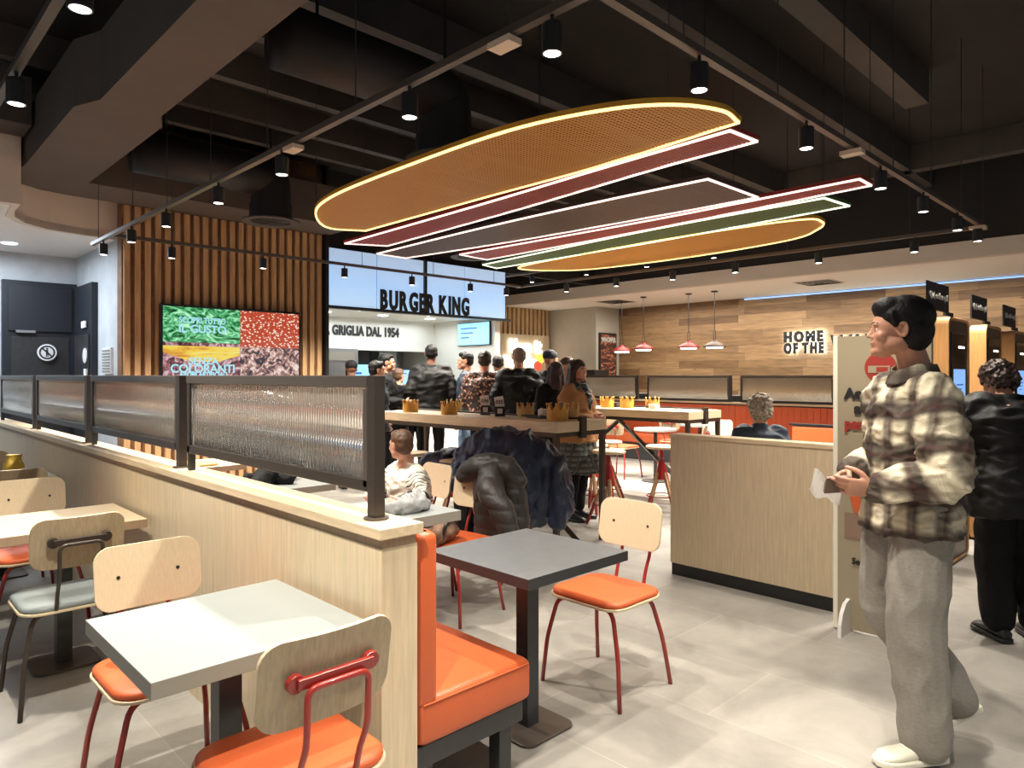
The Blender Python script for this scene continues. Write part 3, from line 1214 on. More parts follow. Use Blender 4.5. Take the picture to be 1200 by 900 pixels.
def make_chair(label, seatm, metal, loc, rz):
    """faces +y locally"""
    t = thing('dining_chair', label, 'chair', loc, rz)
    # seat shell + cushion
    bm = NB()
    prism(bm, rrect(.435, .41, .09, 7), .432, .444)
    s = obj('seat_shell', bm, M['ply'], t, .003)
    bm = NB()
    rings = []
    for sc, z in ((.97, .444), (.985, .452), (.975, .462), (.93, .469), (.8, .473)):
        rings.append([V((x * sc, y * sc, z)) for x, y in rrect(.43, .405, .088, 7)])
    loft(bm, rings)
    obj('seat_cushion', bm, seatm, t, sm=True)
    # backrest
    bm = NB()
    backshell(bm, .375, .235, .012, .020)
    bmesh.ops.transform(bm, matrix=Matrix.Translation((0, -.225, .745)) @ Matrix.Rotation(math.radians(9), 4, 'X'), verts=bm.verts)
    bo = obj('backrest', bm, [M['ply'], M['ply_back']], t, .002)
    for p in bo.data.polygons:
        p.material_index = 1 if p.normal.y < -.7 else 0
    for s in (-1, 1):
        sc_ = obj('screw', lathe(NB(), [(.001, 0), (.007, 0), (.007, .003), (.001, .003)], (0, 0, 0), 10), M['black'], t)
        sc_.matrix_local = Matrix.Translation((s * .105, -.2085, .749)) @ Matrix.Rotation(-PI / 2 + math.radians(9), 4, 'X')
    # legs
    r = .0105
    for sx in (-1, 1):
        obj('leg', tube(NB(), [(sx * .05, .12, .420), (sx * .165, .155, .420), (sx * .215, .18, .22), (sx * .235, .195, .001)], r, 10, .05), metal, t, sm=True)
        obj('leg', tube(NB(), [(sx * .05, -.10, .420), (sx * .165, -.145, .420), (sx * .205, -.19, .22), (sx * .225, -.225, .001)], r, 10, .05), metal, t, sm=True)
    obj('seat_frame', loft(NB(), [[V((x, y, .426)) + V((0, 0, dz)) for x, y in rrect(.30 + k, .26 + k, .05)] for k, dz in ((0, -.006), (.016, -.006), (.016, .006), (0, .006))], closed=True), metal, t)
    # rear support: hoop with bracket
    hoop = [(-.085, -.10, .424), (-.085, -.19, .424), (-.085, -.215, .52), (-.085, -.255, .60), (-.085, -.262, .745), (.085, -.262, .745), (.085, -.255, .60), (.085, -.215, .52), (.085, -.19, .424), (.085, -.10, .424)]
    ho = obj('back_hoop', tube(NB(), hoop, .0085, 10, .03), metal, t, sm=True)
    bm = NB()
    obox(bm, (0, -.248, .757), (1, 0, 0), (0, 1, .16), (0, -.16, 1), .105, .007, .014)
    for s in (-1, 1):
        c = lathe(NB(), [(.001, -.009), (.024, -.009), (.024, .009), (.001, .009)], (0, 0, 0), 14, cap=True)
        bmesh.ops.transform(c, matrix=Matrix.Translation((s * .105, -.236, .757)) @ Matrix.Rotation(-PI / 2 + math.radians(9), 4, 'X'), verts=c.verts)
        me = bpy.data.meshes.new('x')
        c.to_mesh(me)
        c.free()
        bm.from_mesh(me)
        bpy.data.meshes.remove(me)
    obj('back_bracket', bm, metal, ho, .002)
    return t


c0 = make_chair('red-framed chair with orange seat seen from behind, nearest the camera', M['orange_fabric'], M['redmetal'], (.90, 1.80, 0), 0)
G = 'red-framed dining chairs'
c0['group'] = G
dup(c0, (.86, 2.66, 0), PI, 'red-framed orange-seat chair facing us across the pale grey table', G)
cb = make_chair('black-framed chair with grey seat and oak back', M['greyseat'], M['darkmetal'], (.80, 3.86, 0), 0)
dup(c0, (.86, 4.92, 0), PI, 'red-framed orange-seat chair on the far side of the oak table', G)
dup(c0, (.88, 5.95, 0), 0, 'red-framed chair turned away, between the two oak tables', G)
dup(c0, (.88, 7.0, 0), PI, 'red-framed chair behind the table with the yellow bag', G)
dup(c0, (2.69, 2.11, 0), PI / 2, 'red-framed orange-seat chair alone on the open floor by the anthracite table', G)
dup(c0, (2.82, 3.42, 0), PI / 2 + .12, 'red-framed chair with a dark grey jacket hung over its back', G)
dup(c0, (2.90, 3.98, 0), PI / 2 - .08, 'red-framed chair on which the child in stripes sits', G)
dup(c0, (3.62, 3.86, 0), PI / 2, 'red-framed chair almost hidden under the navy coat', G)
for x, y, rz, lb in ((8.35, 6.25, -PI / 2, 'red-framed chair in the far dining area under the round tables, leftmost'), (8.95, 5.05, PI / 2 + .2, 'red-framed chair in the far dining area behind the second high table'),
                     (9.75, 6.2, -PI / 2, 'red-framed chair by the far banquette seen between stool legs'), (8.0, 4.9, .4, 'red-framed chair right of the round tables, beyond the second high table')):
    dup(c0, (x, y, 0), rz, lb, G)

# ================================================================== BENCHES BEHIND THE HALF WALL


def cushion(bm, x0, x1, y0, y1, z0, z1, r=.03):
    w_, d_ = x1 - x0, y1 - y0
    cx, cy = (x0 + x1) / 2, (y0 + y1) / 2
    rings = []
    n = 5
    for k in range(n + 1):
        a = PI / 2 * k / n
        rings.append([V((cx + x, cy + y, z0 + r - r * math.cos(a))) for x, y in rrect(w_ - 2 * r * (1 - math.sin(a)), d_ - 2 * r * (1 - math.sin(a)), .025, 4)])
    for k in range(n + 1):
        a = PI / 2 * k / n
        rings.append([V((cx + x, cy + y, z1 - r + r * math.sin(a))) for x, y in rrect(w_ - 2 * r * (1 - math.cos(a)), d_ - 2 * r * (1 - math.cos(a)), .025, 4)])
    return loft(bm, rings)


for y0, y1, lb in ((1.83, 3.62, 'orange leather bench backing onto the half wall, nearest end'), (3.70, 5.45, 'orange leather bench behind the half wall, middle'), (5.53, 7.3, 'orange leather bench behind the half wall, farthest')):
    t = thing('banquette_bench', lb, 'bench', (1.36, y0, 0), 0)
    L_ = y1 - y0
    s = obj('seat', cushion(NB(), .005, .53, 0, L_, .275, .435), M['orange'], t, sm=True)
    obj('piping', tube(NB(), [(.02, -.001, .418), (.51, -.001, .418)], .003, 6), M['orange_fabric'], s)
    obj('backrest', cushion(NB(), .0, .085, 0, L_, .40, .985, .028), M['orange'], t, sm=True)
    obj('base_frame', box(NB(), .01, .50, .02, L_ - .02, .20, .275), M['charcoal'], t, .003)
    for yy in (.04, L_ - .1):
        obj('leg', box(NB(), .40, .46, yy, yy + .06, .0, .20), M['charcoal'], t, .003)
        obj('leg', box(NB(), .03, .09, yy, yy + .06, .0, .20), M['charcoal'], t, .003)

# ================================================================== OAK DIVIDER, TOTEM SIGN
dv = thing('oak_divider', 'low oak divider with black plinth left of the standing man', 'divider', (4.53, 0, 0))
obj('panel', box(NB(), 0, .12, 1.66, 2.93, .09, 1.03), M['oak_v'], dv)
obj('cap', box(NB(), -.008, .128, 1.65, 2.938, 1.03, 1.06), M['oak_y'], dv, .003)
obj('plinth', box(NB(), .004, .116, 1.67, 2.92, 0, .09), M['black'], dv)

ts = thing('totem_sign', 'cream standing totem board with black and red Italian text, behind the plaid man', 'sign', (4.25, 0, 0))
obj('board', box(NB(), 0, .035, 1.11, 1.60, .02, 1.73), M['cream'], ts)
obj('edge', box(NB(), -.004, .039, 1.60, 1.625, .01, 1.735), M['creamedge'], ts)
for yy in (1.53, 1.2):
    bm = NB()
    poly = [(-.16, 0)] + [(-.16 * math.cos(a), .20 * math.sin(a)) for a in [PI / 2 * k / 8 for k in range(1, 9)]] + [(.0, 0)]
    poly2 = [(-.16, 0), (-.155, .07), (-.13, .13), (-.08, .18), (0, .20), (.10, .18), (.16, .1), (.17, 0)]
    prism(bm, poly2, yy, yy + .02, lambda a, b, c: (a + .02, c, b))
    obj('foot', bm, M['white'], ts)
xx = -.006
dn = (0, -1, 0)
bm = NB()
lathe(bm, [(.001, 0), (.085, 0), (.085, .003), (.001, .003)], (0, 0, 0), 32)
bmesh.ops.transform(bm, matrix=Matrix.Translation((-.0035, 1.365, 1.545)) @ Matrix.Rotation(PI / 2, 4, 'Y'), verts=bm.verts)
obj('round_badge', bm, M['redink'], ts)
obj('badge_picture', box(NB(), -.006, -.003, 1.315, 1.43, 1.515, 1.555), M['cream'], ts)
obj('badge_picture', box(NB(), -.008, -.006, 1.325, 1.385, 1.522, 1.548), M['redink'], ts)
text('badge_text', 'offri', .036, (xx - .002, 1.372, 1.492), dn, M['cream'], ts, .001, .0005, squeeze=1.1)
text('headline', 'Accomodati', .082, (xx, 1.36, 1.392), dn, M['ink'], ts, .002, .005, squeeze=.98)
text('headline', 'a servirti', .082, (xx, 1.36, 1.305), dn, M['ink'], ts, .002, .005, squeeze=.98)
text('headline', 'pensiamo noi', .082, (xx, 1.36, 1.215), dn, M['redink'], ts, .002, .005, squeeze=.9)
text('caption', 'Seguici sui social', .052, (xx, 1.36, .42), dn, M['ink'], ts, .002, .001, squeeze=.92)
obj('picture_block', box(NB(), -.005, -.001, 1.2, 1.56, .55, .70), mat('totem_brown_block', (.26, .17, .12), .6), ts)
bm = NB()
prism(bm, [(1.53, .99), (1.53, .80), (1.51, .72), (1.45, .66), (1.38, .64), (1.3, .66), (1.24, .74), (1.23, .99)], -.009, -.005, lambda a, b, c: (c, a, b))
obj('picture_block', bm, M['orange_fabric'], ts)
text('caption', 'qui', .05, (xx, 1.36, .32), dn, M['ink'], ts, .002, .001)

# ================================================================== KIOSKS


def kiosk(x, label, lab2):
    t = thing('ordering_kiosk', label, 'kiosk', (x, 1.5, 0))
    W_, H_ = .62, 1.97
    # wooden surround as a rounded frame in xz
    out = rrect(W_, H_ - .02, .07, 6)
    inn = rrect(W_ - .05, H_ - .07, .05, 6)
    bm = NB()
    cz = H_ / 2
    for y_a, y_b in ((0, .13),):
        rings = [[V((W_ / 2 + a, y_a, cz + b)) for a, b in out], [V((W_ / 2 + a, y_b, cz + b)) for a, b in out],
                 [V((W_ / 2 + a, y_b, cz + b)) for a, b in inn], [V((W_ / 2 + a, y_a, cz + b)) for a, b in inn]]
        loft(bm, rings, closed=True)
    obj('surround', bm, M['kioskwood'], t, .003)
    bm = NB()
    prism(bm, [(W_ / 2 + a, cz + b) for a, b in rrect(W_ - .052, H_ - .072, .05, 6)], .012, .12, lambda a, b, c: (a, c, b))
    obj('front_panel', bm, M['kioskfront'], t)
    d = obj('screen', box(NB(), .10, .52, .002, .014, .95, 1.84), M['glassblack'], t, .003)
    obj('display', box(NB(), .15, .49, -.001, .002, 1.16, 1.55), M['screenblue'], d)
    obj('display_bar', box(NB(), .30, .46, -.001, .002, 1.72, 1.735), M['lamp_on'], d)
    for k in range(3):
        obj('display_text', box(NB(), .22, .42 - .05 * k, -.003, -.001, 1.42 - .035 * k, 1.43 - .035 * k), M['screentext'], d)
    obj('rear_housing', box(NB(), .03, .60, .14, .34, 0, 1.88), M['charcoal'], t, .01)
    obj('card_reader', box(NB(), .02, .16, -.10, .0, .95, 1.08), M['black'], t, .01)
    obj('receipt_shelf', box(NB(), -.02, .14, -.14, .0, .93, .945), M['white_plastic'], t)
    # flag sign above
    s = thing('hanging_sign', lab2, 'sign', (x - .66, 1.47, 0))
    obj('board', box(NB(), 0, .54, 0, .012, 1.975, 2.175), M['darksign'], s)
    obj('bracket', box(NB(), .50, .72, .012, .03, 1.955, 1.985), M['black'], s)
    text('lettering', 'Qui, ordine qui!', .065, (.27, -.004, 2.08), (1, 0, 0), M['whiteink'], s, .002, .0015, squeeze=1.1)
    return t


kiosk(6.2, 'oak-framed self-order kiosk nearest the standing man', 'black square sign above the nearest kiosk')
kiosk(7.42, 'oak-framed self-order kiosk with two blue panels, middle of three', 'black square sign above the middle kiosk')
kiosk(8.62, 'oak-framed self-order kiosk at the right edge, farthest of three', 'black square sign above the farthest kiosk')

# ================================================================== HIGH TABLES


def high_table(x0, y0, x1, y1, label):
    t = thing('high_table', label, 'table', (x0, y0, 0))
    W_, L_ = x1 - x0, y1 - y0
    zt = 1.10
    m_ = W_ / 2
    for a, b in ((0, m_ - .045), (m_ + .045, W_)):
        obj('tabletop', box(NB(), a, b, 0, L_, zt - .09, zt), M['oak_y'], t, .003)
    bm = NB()
    box(bm, 0.0, W_, 0.01, .05, zt - .13, zt - .09)
    box(bm, 0.0, W_, L_ - .05, L_ - .01, zt - .13, zt - .09)
    box(bm, 0.005, .045, .01, L_ - .01, zt - .13, zt - .09)
    box(bm, W_ - .045, W_ - .005, .01, L_ - .01, zt - .13, zt - .09)
    obj('apron_frame', bm, M['darkmetal'], t)
    for a in (.005, W_ - .05):
        for b in (.008, L_ - .055):
            obj('leg', box(NB(), a, a + .045, b, b + .045, 0, zt - .09), M['darkmetal'], t, .002)
    obj('spine', box(NB(), m_ - .035, m_ + .035, -.02, .03, zt - .15, zt + .04), M['darkmetal'], t, .002)
    obj('spine_rail', box(NB(), m_ - .02, m_ + .02, .03, L_, zt + .012, zt + .028), M['black'], t)
    for a, s in ((m_ - .06, 1), (m_ + .06, -1)):
        ys = (L_ * .5, -.02) if s > 0 else (L_ * .5, L_ + .02)
        bm = NB()
        tube(bm, [(a, ys[0], zt - .12), (a, ys[1], .03)], .03, 4)
        obj('diagonal_brace', bm, M['darkmetal'], t)
        obj('brace_foot', box(NB(), a - .07, a + .07, ys[1] - .08, ys[1] + .08, 0, .012), M['black'], t)
    return t


high_table(4.38, 3.95, 5.06, 6.65, 'long oak high table with paper crowns, nearer of the two')
high_table(6.70, 4.10, 7.40, 6.5, 'long oak high table behind the first, near the divider')

# stools


def make_stool(label, loc):
    t = thing('bar_stool', label, 'stool', loc, 0, 'wooden-legged bar stools')
    obj('seat', lathe(NB(), [(.001, .712), (.155, .712), (.17, .72), (.172, .735), (.16, .745), (.001, .747)], (0, 0, 0), 28), M['oak_h'], t, sm=False)
    obj('pole', lathe(NB(), [(.001, .55), (.02, .55), (.02, .712), (.001, .712)], (0, 0, 0), 12), M['redmetal'], t, sm=True)
    bm = NB()
    lathe(bm, [(.02, .60), (.035, .55), (.075, .40), (.08, .385), (.001, .385)], (0, 0, 0), 8)
    obj('hub', bm, M['red'], t)
    for k in range(4):
        a = PI / 4 + k * PI / 2
        c, s = math.cos(a), math.sin(a)

        def pt(r, z):
            return (c * r, s * r, z)
        lg = obj('leg', tube(NB(), [pt(.045, .45), pt(.14, .21)], [.021, .019], 6), M['legwood'], t)
        obj('dipped_end', tube(NB(), [pt(.14, .21), pt(.222, .0)], [.0195, .015], 6), M['redmetal'], lg)
    obj('foot_ring', loft(NB(), [[V((math.cos(2 * PI * i / 28) * r, math.sin(2 * PI * i / 28) * r, z)) for i in range(28)] for r, z in ((.155, .20), (.165, .20), (.165, .21), (.155, .21))], closed=True), M['redmetal'], t)
    return t


SP = [(5.62, 4.36, 'bar stool right of the near high table end, in front of the person in camel'), (6.40, 4.25, 'bar stool at the near end of the second high table'), (6.42, 5.0, 'bar stool between the high tables, beyond the person in camel'),
      (4.10, 4.98, 'bar stool with a navy jacket over its seat'), (4.08, 5.60, 'bar stool beside the child, seat showing left of his chair'), (5.45, 5.58, 'bar stool behind the near high table, in front of the grey-haired person'),
      (5.45, 6.1, 'bar stool behind the near high table, in front of the person in floral shirt'), (5.98, 4.86, 'bar stool seen behind the high table leg, by the plaid skirt'), (4.08, 4.45, 'bar stool behind the navy coat')]
st0 = make_stool(SP[0][2], (SP[0][0], SP[0][1], 0))
for x, y, lb in SP[1:]:
    dup(st0, (x, y, 0), random.uniform(0, 1.5), lb)

# ================================================================== THINGS ON TABLES


def make_crown(loc, rz, label, group, m, s=1):
    bm = NB()
    n = 40
    r = .082 * s
    ring0, ring1, o0, o1 = [], [], [], []
    for j in range(n):
        a = 2 * PI * j / n
        ph = (j % 5) / 5
        z = .075 + .055 * (1 - abs(ph - .4) * 2.2)
        c, q = math.cos(a), math.sin(a)
        ring0.append(V((c * r, q * r, 0)))
        ring1.append(V((c * r * 1.02, q * r * 1.02, z * s)))
        o0.append(V((c * (r + .0015), q * (r + .0015), 0)))
        o1.append(V((c * (r * 1.02 + .0015), q * (r * 1.02 + .0015), z * s)))
    loft(bm, [ring0, ring1, o1, o0], closed=True)
    for j in range(2, n, 5):
        a = 2 * PI * j / n
        ball(bm, (math.cos(a) * r * 1.02, math.sin(a) * r * 1.02, .128 * s), .010 * s, u=8, v=6)
    o = obj('crown_hat', bm, m, loc=loc)
    o.rotation_euler = (0, 0, rz)
    return tag(o, label, 'crown', group)


Z1 = 1.1005
gc = 'gold paper crowns'
make_crown((4.50, 6.20, Z1), .1, 'gold paper crown alone at the left end of the near high table', gc, M['crown'])
make_crown((4.52, 5.56, Z1), .4, 'gold paper crown in front of the big man in black', gc, M['crown'])
make_crown((4.93, 5.98, Z1), .9, 'gold paper crown half behind another crown, left of the number stands', gc, M['crownin'])
make_crown((4.60, 4.14, Z1), .3, 'largest gold paper crown near the corner of the near high table', gc, M['crown'], 1.15)
make_crown((4.86, 4.23, Z1), .8, 'pale gold paper crown beside the largest crown, under the woman', gc, M['crownin'], 1.1)
make_crown((4.78, 4.72, Z1), .2, 'pale gold paper crown right of the number stands', gc, M['crownin'])
for i, (x, y, lb) in enumerate(((6.80, 5.62, 'leftmost paper crown on the second high table'), (6.9, 5.38, 'second paper crown from the left on the second high table'), (7.0, 5.15, 'third paper crown on the second high table'), (7.15, 4.88, 'paper crown set apart on the second high table'))):
    make_crown((x, y, Z1), i, lb, gc, M['crown'])


def number_stand(x, y, num, label):
    t = thing('number_stand', label, 'table number', (x, y, Z1), -PI / 4 + .1, 'table number stands')
    obj('base', box(NB(), -.05, .05, -.03, .03, 0, .012), M['black'], t, .002)
    obj('holder', obox(NB(), (0, 0, .05), (1, 0, 0), (0, 1, .2), (0, -.2, 1), .045, .004, .045), M['darksign'], t)
    c = obj('card', obox(NB(), (-.005, -.005, .135), (1, 0, .15), (0, 1, .2), (-.15, -.2, 1), .045, .003, .06), M['paper'], t)
    obj('round_mark', obox(NB(), (0, -.008, .052), (1, 0, 0), (0, 1, .2), (0, -.2, 1), .025, .002, .025), M['paper'], t)
    text('number', num, .05, (-.005, -.0125, .14), (1, 0, 0), M['ink'], t, .001, .001, up=(0, -.2, 1))


number_stand(4.74, 5.25, '036', 'white number card 036 in a black stand on the near high table')
number_stand(4.66, 4.95, '035', 'white number card 035 in a black stand on the near high table')
t = obj('serving_tray', cushion(NB(), 4.66, 4.92, 4.36, 4.60, Z1, Z1 + .015, .005), M['charcoal'])
tag(t, 'dark serving tray on the near high table behind the crowns', 'tray')
bm = NB()
ball(bm, (4.74, 4.45, Z1 + .05), .05, .05, .045)
me = remesh(bm, .007, 2)
folds(me, .02, (30, 30, 30), 3)
t = obj('crumpled_napkin', me, M['paper'])
tag(t, 'crumpled white napkin on the dark tray', 'napkin')
t = thing('paper_cup', 'pale paper cup beside the largest crown', 'cup', (4.73, 4.20, Z1))
obj('cup_body', lathe(NB(), [(.001, 0), (.03, 0), (.042, .15), (.039, .15), (.029, .004), (.001, .004)], (0, 0, 0), 20), M['cream'], t, sm=False)
for x, y, lb in ((6.95, 4.72, 'white food box on the second high table'), (7.1, 5.4, 'dark cup among the crowns on the second high table')):
    o = obj('food_box' if 'white' in lb else 'cup', box(NB(), x - .05, x + .05, y - .05, y + .05, Z1, Z1 + .06), M['paper'] if 'white' in lb else M['black'], None, .01)
    tag(o, lb, 'box' if 'white' in lb else 'cup')

# yellow bag on far left table
bm = NB()
loft(bm, [[V((.93 + x * s, 6.12 + y * s, z)) for x, y in rrect(.13, .09, .02)] for s, z in ((1, .7515), (1.05, .80), (.95, .86), (.6, .90), (.75, .93))])
me = remesh(bm, .008, 2)
folds(me, .008, (20, 20, 20), 5)
tag(obj('paper_bag', me, mat('yellow_bag', (.62, .42, .06), .4)), 'small yellow bag standing on the far left table', 'bag')

# ================================================================== FAR DINING AREA
t = thing('banquette_wall', 'far orange banquette with oak ledge under the reeded screens', 'banquette', (10.8, 0, 0))
obj('ledge', box(NB(), -.06, .16, -2, 10.2, 1.02, 1.05), M['oak_y'], t, .003)
obj('core', box(NB(), 0, .12, -2, 10.2, 0, 1.02), M['charcoal'], t)
bm = NB()
y = -1.9
while y < 10.1:
    box(bm, -.06, 0, y, y + .098, .45, 1.0)
    y += .1
obj('fluted_back', bm, M['orange_fabric'], t, .004)
obj('seat', cushion(NB(), -.55, -.02, -1.9, 10.1, .30, .46), M['orange'], t, sm=True)
obj('base', box(NB(), -.5, 0, -1.9, 10.1, 0, .30), M['charcoal'], t)
for y0, y1, lb in ((2.5, 4.0, 'hidden partly by the totem sign'), (4.1, 5.66, 'above the curly-haired man'), (5.82, 7.52, 'in the middle of the far banquette'), (7.72, 9.4, 'at the left end, under the poster')):
    glass_screen(y0, y1, 10.86, 1.051, 'reeded glass screen on the far banquette, ' + lb, M['frost'], pitch=.03, low=.0)
bb = obj('bench_back', cushion(NB(), 11.3, 11.42, -2, 9.5, .45, 1.16), M['charcoal'], sm=True)
tag(bb, 'dark bench back just behind the far reeded screens', 'bench')
t = thing('lounge_bench', 'nearer orange bench back with black top rail behind the curly-haired man', 'bench', (9.1, 0, 0))
obj('backrest', cushion(NB(), 0, .10, 1.9, 4.02, .42, .84), M['orange'], t, sm=True)
obj('top_rail', box(NB(), -.01, .11, 1.9, 4.05, .84, .865), M['black'], t)
obj('seat', cushion(NB(), .1, .6, 1.9, 4.02, .30, .44), M['orange'], t, sm=True)
obj('base', box(NB(), .0, .55, 1.95, 4.0, 0, .30), M['charcoal'], t)


def round_table(x, y, label, r=.30, m=None):
    t = thing('round_table', label, 'table', (x, y, 0), 0, 'small round tables')
    obj('tabletop', lathe(NB(), [(.001, .72), (r, .72), (r, .75), (.001, .75)], (0, 0, 0), 28), m or M['greytop'], t)
    obj('pedestal', lathe(NB(), [(.001, .01), (.025, .01), (.025, .72), (.001, .72)], (0, 0, 0), 12), M['charcoal'], t)
    obj('base_plate', lathe(NB(), [(.001, 0), (.19, 0), (.19, .012), (.001, .012)], (0, 0, 0), 24), M['charcoal'], t)


round_table(8.35, 5.65, 'small round pale table seen under the second high table')
round_table(9.56, 5.66, 'small round white table in front of the far banquette')
round_table(9.9, 3.2, 'small round table hidden behind the lounge bench')
t = thing('condiment_unit', 'dark counter unit against the warm plaster wall', 'counter', (11.5, 9.3, 0))
obj('body', box(NB(), 0, .46, 0, .36, 0, 1.35), M['concrete_warm'], t)
obj('worktop', box(NB(), -.02, .48, -.02, .36, 1.35, 1.62), M['black'], t, .01)
ps = thing('wall_poster', 'tall dark framed poster of a stacked burger on the pillar', 'poster', (0, 9.66, 0))
obj('frame', box(NB(), 12.10, 12.70, -.03, .015, 1.2, 2.45), M['black'], ps, .004)
obj('picture', box(NB(), 12.135, 12.665, -.035, -.03, 1.24, 2.41), M['poster'], ps)
text('headline', 'WHOPPER', .15, (12.40, -.04, 2.29), (1, 0, 0), M['whiteink'], ps, .002, .006, squeeze=.72)

# neon and home-of lettering
ne = thing('neon_sign', 'white glowing Have it your way neon on the pale slats', 'sign', (0, 10.98, 0))
text('neon_word', 'Have', .42, (10.98, 0, 2.14), (1, 0, 0), M['neon'], ne, .015, .012, squeeze=.8)
text('neon_word', 'it', .42, (11.55, 0, 2.14), (1, 0, 0), M['neon'], ne, .015, .012, squeeze=.9)
text('neon_word', 'Your', .36, (10.75, 0, 1.80), (1, 0, 0), M['neon'], ne, .015, .01, squeeze=.75)
text('neon_word', 'Way', .36, (11.28, 0, 1.80), (1, 0, 0), M['neon'], ne, .015, .01, squeeze=.6)
bm = NB()
ball(bm, (0, 0, 0), .12, .03, .10)
obj('neon_flame', bm, M['neon_y'], ne, loc=(11.6, -.02, 1.88))
bm = NB()
ball(bm, (0, 0, 0), .13, .03, .12)
obj('neon_flame', bm, M['neon_r'], ne, loc=(11.5, -.02, 1.72))
obj('backboard', box(NB(), 10.35, 11.95, .04, .06, 1.4, 2.42), M['oak_v'], ne)
hm = thing('wall_sign', 'black halo-lit HOME OF THE WHOPPER lettering on the plank wall', 'sign', (12.76, 0, 0))
for dxx, mm, of, pn in ((0, M['ink'], .016, 'letter'), (.035, M['halo'], .004, 'halo_light')):
    e_ = .016 if dxx == 0 else .004
    letter_row('HOME', .25, (dxx, 5.78, 2.13), (0, -1, 0), mm, hm, e_, of, .76, pn)
    letter_row('OF THE', .25, (dxx, 5.78, 1.92), (0, -1, 0), mm, hm, e_, of, .76, pn)
    letter_row('WHOPPER', .52, (dxx, 4.93, 1.85), (0, -1, 0), mm, hm, e_, of, 1.9, pn)

# pendants


def pendant(x, y, z, m, label):
    t = thing('pendant_lamp', label, 'lamp', (x, y, z), 0, 'pendant lamps over the far banquette')
    s = obj('lamp_shade', lathe(NB(), [(.04, .16), (.05, .12), (.12, .10), (.19, .05), (.20, .03), (.19, .02), (.17, .04), (.10, .08), (.04, .10)], (0, 0, 0), 28), m, t, sm=True)
    obj('bulb_disc', lathe(NB(), [(.001, .0), (.14, .0), (.15, .02), (.14, .05), (.001, .05)], (0, 0, 0), 24), M['pend_on'], t)
    bm = NB()
    tube(bm, [(-.035, 0, .15), (-.035, 0, .30), (0, 0, .34), (.035, 0, .30), (.035, 0, .15)], .006, 6, .02)
    obj('loop', bm, M['charcoal'], t)
    obj('cord', tube(NB(), [(0, 0, .34), (0, 0, 3.02 - z)], .007, 6), M['black'], t)
    obj('ceiling_rose', lathe(NB(), [(.001, 3.0 - z), (.06, 3.0 - z), (.06, 3.02 - z), (.001, 3.02 - z)], (0, 0, 0), 16), M['black'], t)
    l = bpy.data.lights.new('pendant_light', 'SPOT')
    l.energy = 30
    l.spot_size = 2.4
    l.shadow_soft_size = .12
    l.color = (1, .88, .72)
    lo = bpy.data.objects.new('pendant_light', l)
    COL.objects.link(lo)
    lo.parent = t
    lo.location = (0, 0, -.03)


pendant(11.45, 8.55, 1.96, M['red'], 'red pendant lamp in front of the poster, first from the left')
pendant(11.2, 7.85, 1.98, M['red'], 'red pendant lamp second from the left')
pendant(11.35, 6.95, 1.99, M['red'], 'red pendant lamp third from the left')
pendant(11.35, 6.42, 1.99, M['lampbrown'], 'brown pendant lamp nearest the wall lettering')
pendant(11.0, 1.6, 2.2, M['lampbrown'], 'pendant lamp at the right edge above the kiosks')

# ceiling vents in dining soffit
for x, y, lb in ((11.5, 4.63, 'square ceiling diffuser above the wall lettering'), (11.5, 8.75, 'square ceiling diffuser near the poster')):
    t = thing('ceiling_vent', lb, 'vent', (x, y, 3.012))
    obj('plate', box(NB(), -.3, .3, -.3, .3, 0, .008), M['beige'], t)
    for k in range(4):
        a = .27 - k * .065
        bm = NB()
        loft(bm, [[V((sx * q, sy * q, z)) for sx, sy in ((1, 1), (-1, 1), (-1, -1), (1, -1))] for q, z in ((a, -.004), (a - .03, -.010), (a - .03, -.004), (a, .002))], closed=True)
        obj('louvre', bm, M['charcoal'], t)

# ================================================================== BURGER CEILING PANELS
PZ = 2.95


def smoothpoly(pts, sharp=()):
    """closed Catmull-Rom through pts except at sharp indices"""
    n = len(pts)
    out = []
    P = [V((a, b)) for a, b in pts]
    for i in range(n):
        p1, p2 = P[i], P[(i + 1) % n]
        p0 = P[(i - 1) % n] if i not in sharp else p1 - (p2 - p1)
        p3 = P[(i + 2) % n] if (i + 1) % n not in sharp else p2 + (p2 - p1)
        for k in range(6):
            t = k / 6
            out.append(.5 * ((2 * p1) + (p2 - p0) * t + (2 * p0 - 5 * p1 + 4 * p2 - p3) * t * t + (3 * p1 - p0 - 3 * p2 + p3) * t ** 3))
    return [(p.x, p.y) for p in out]


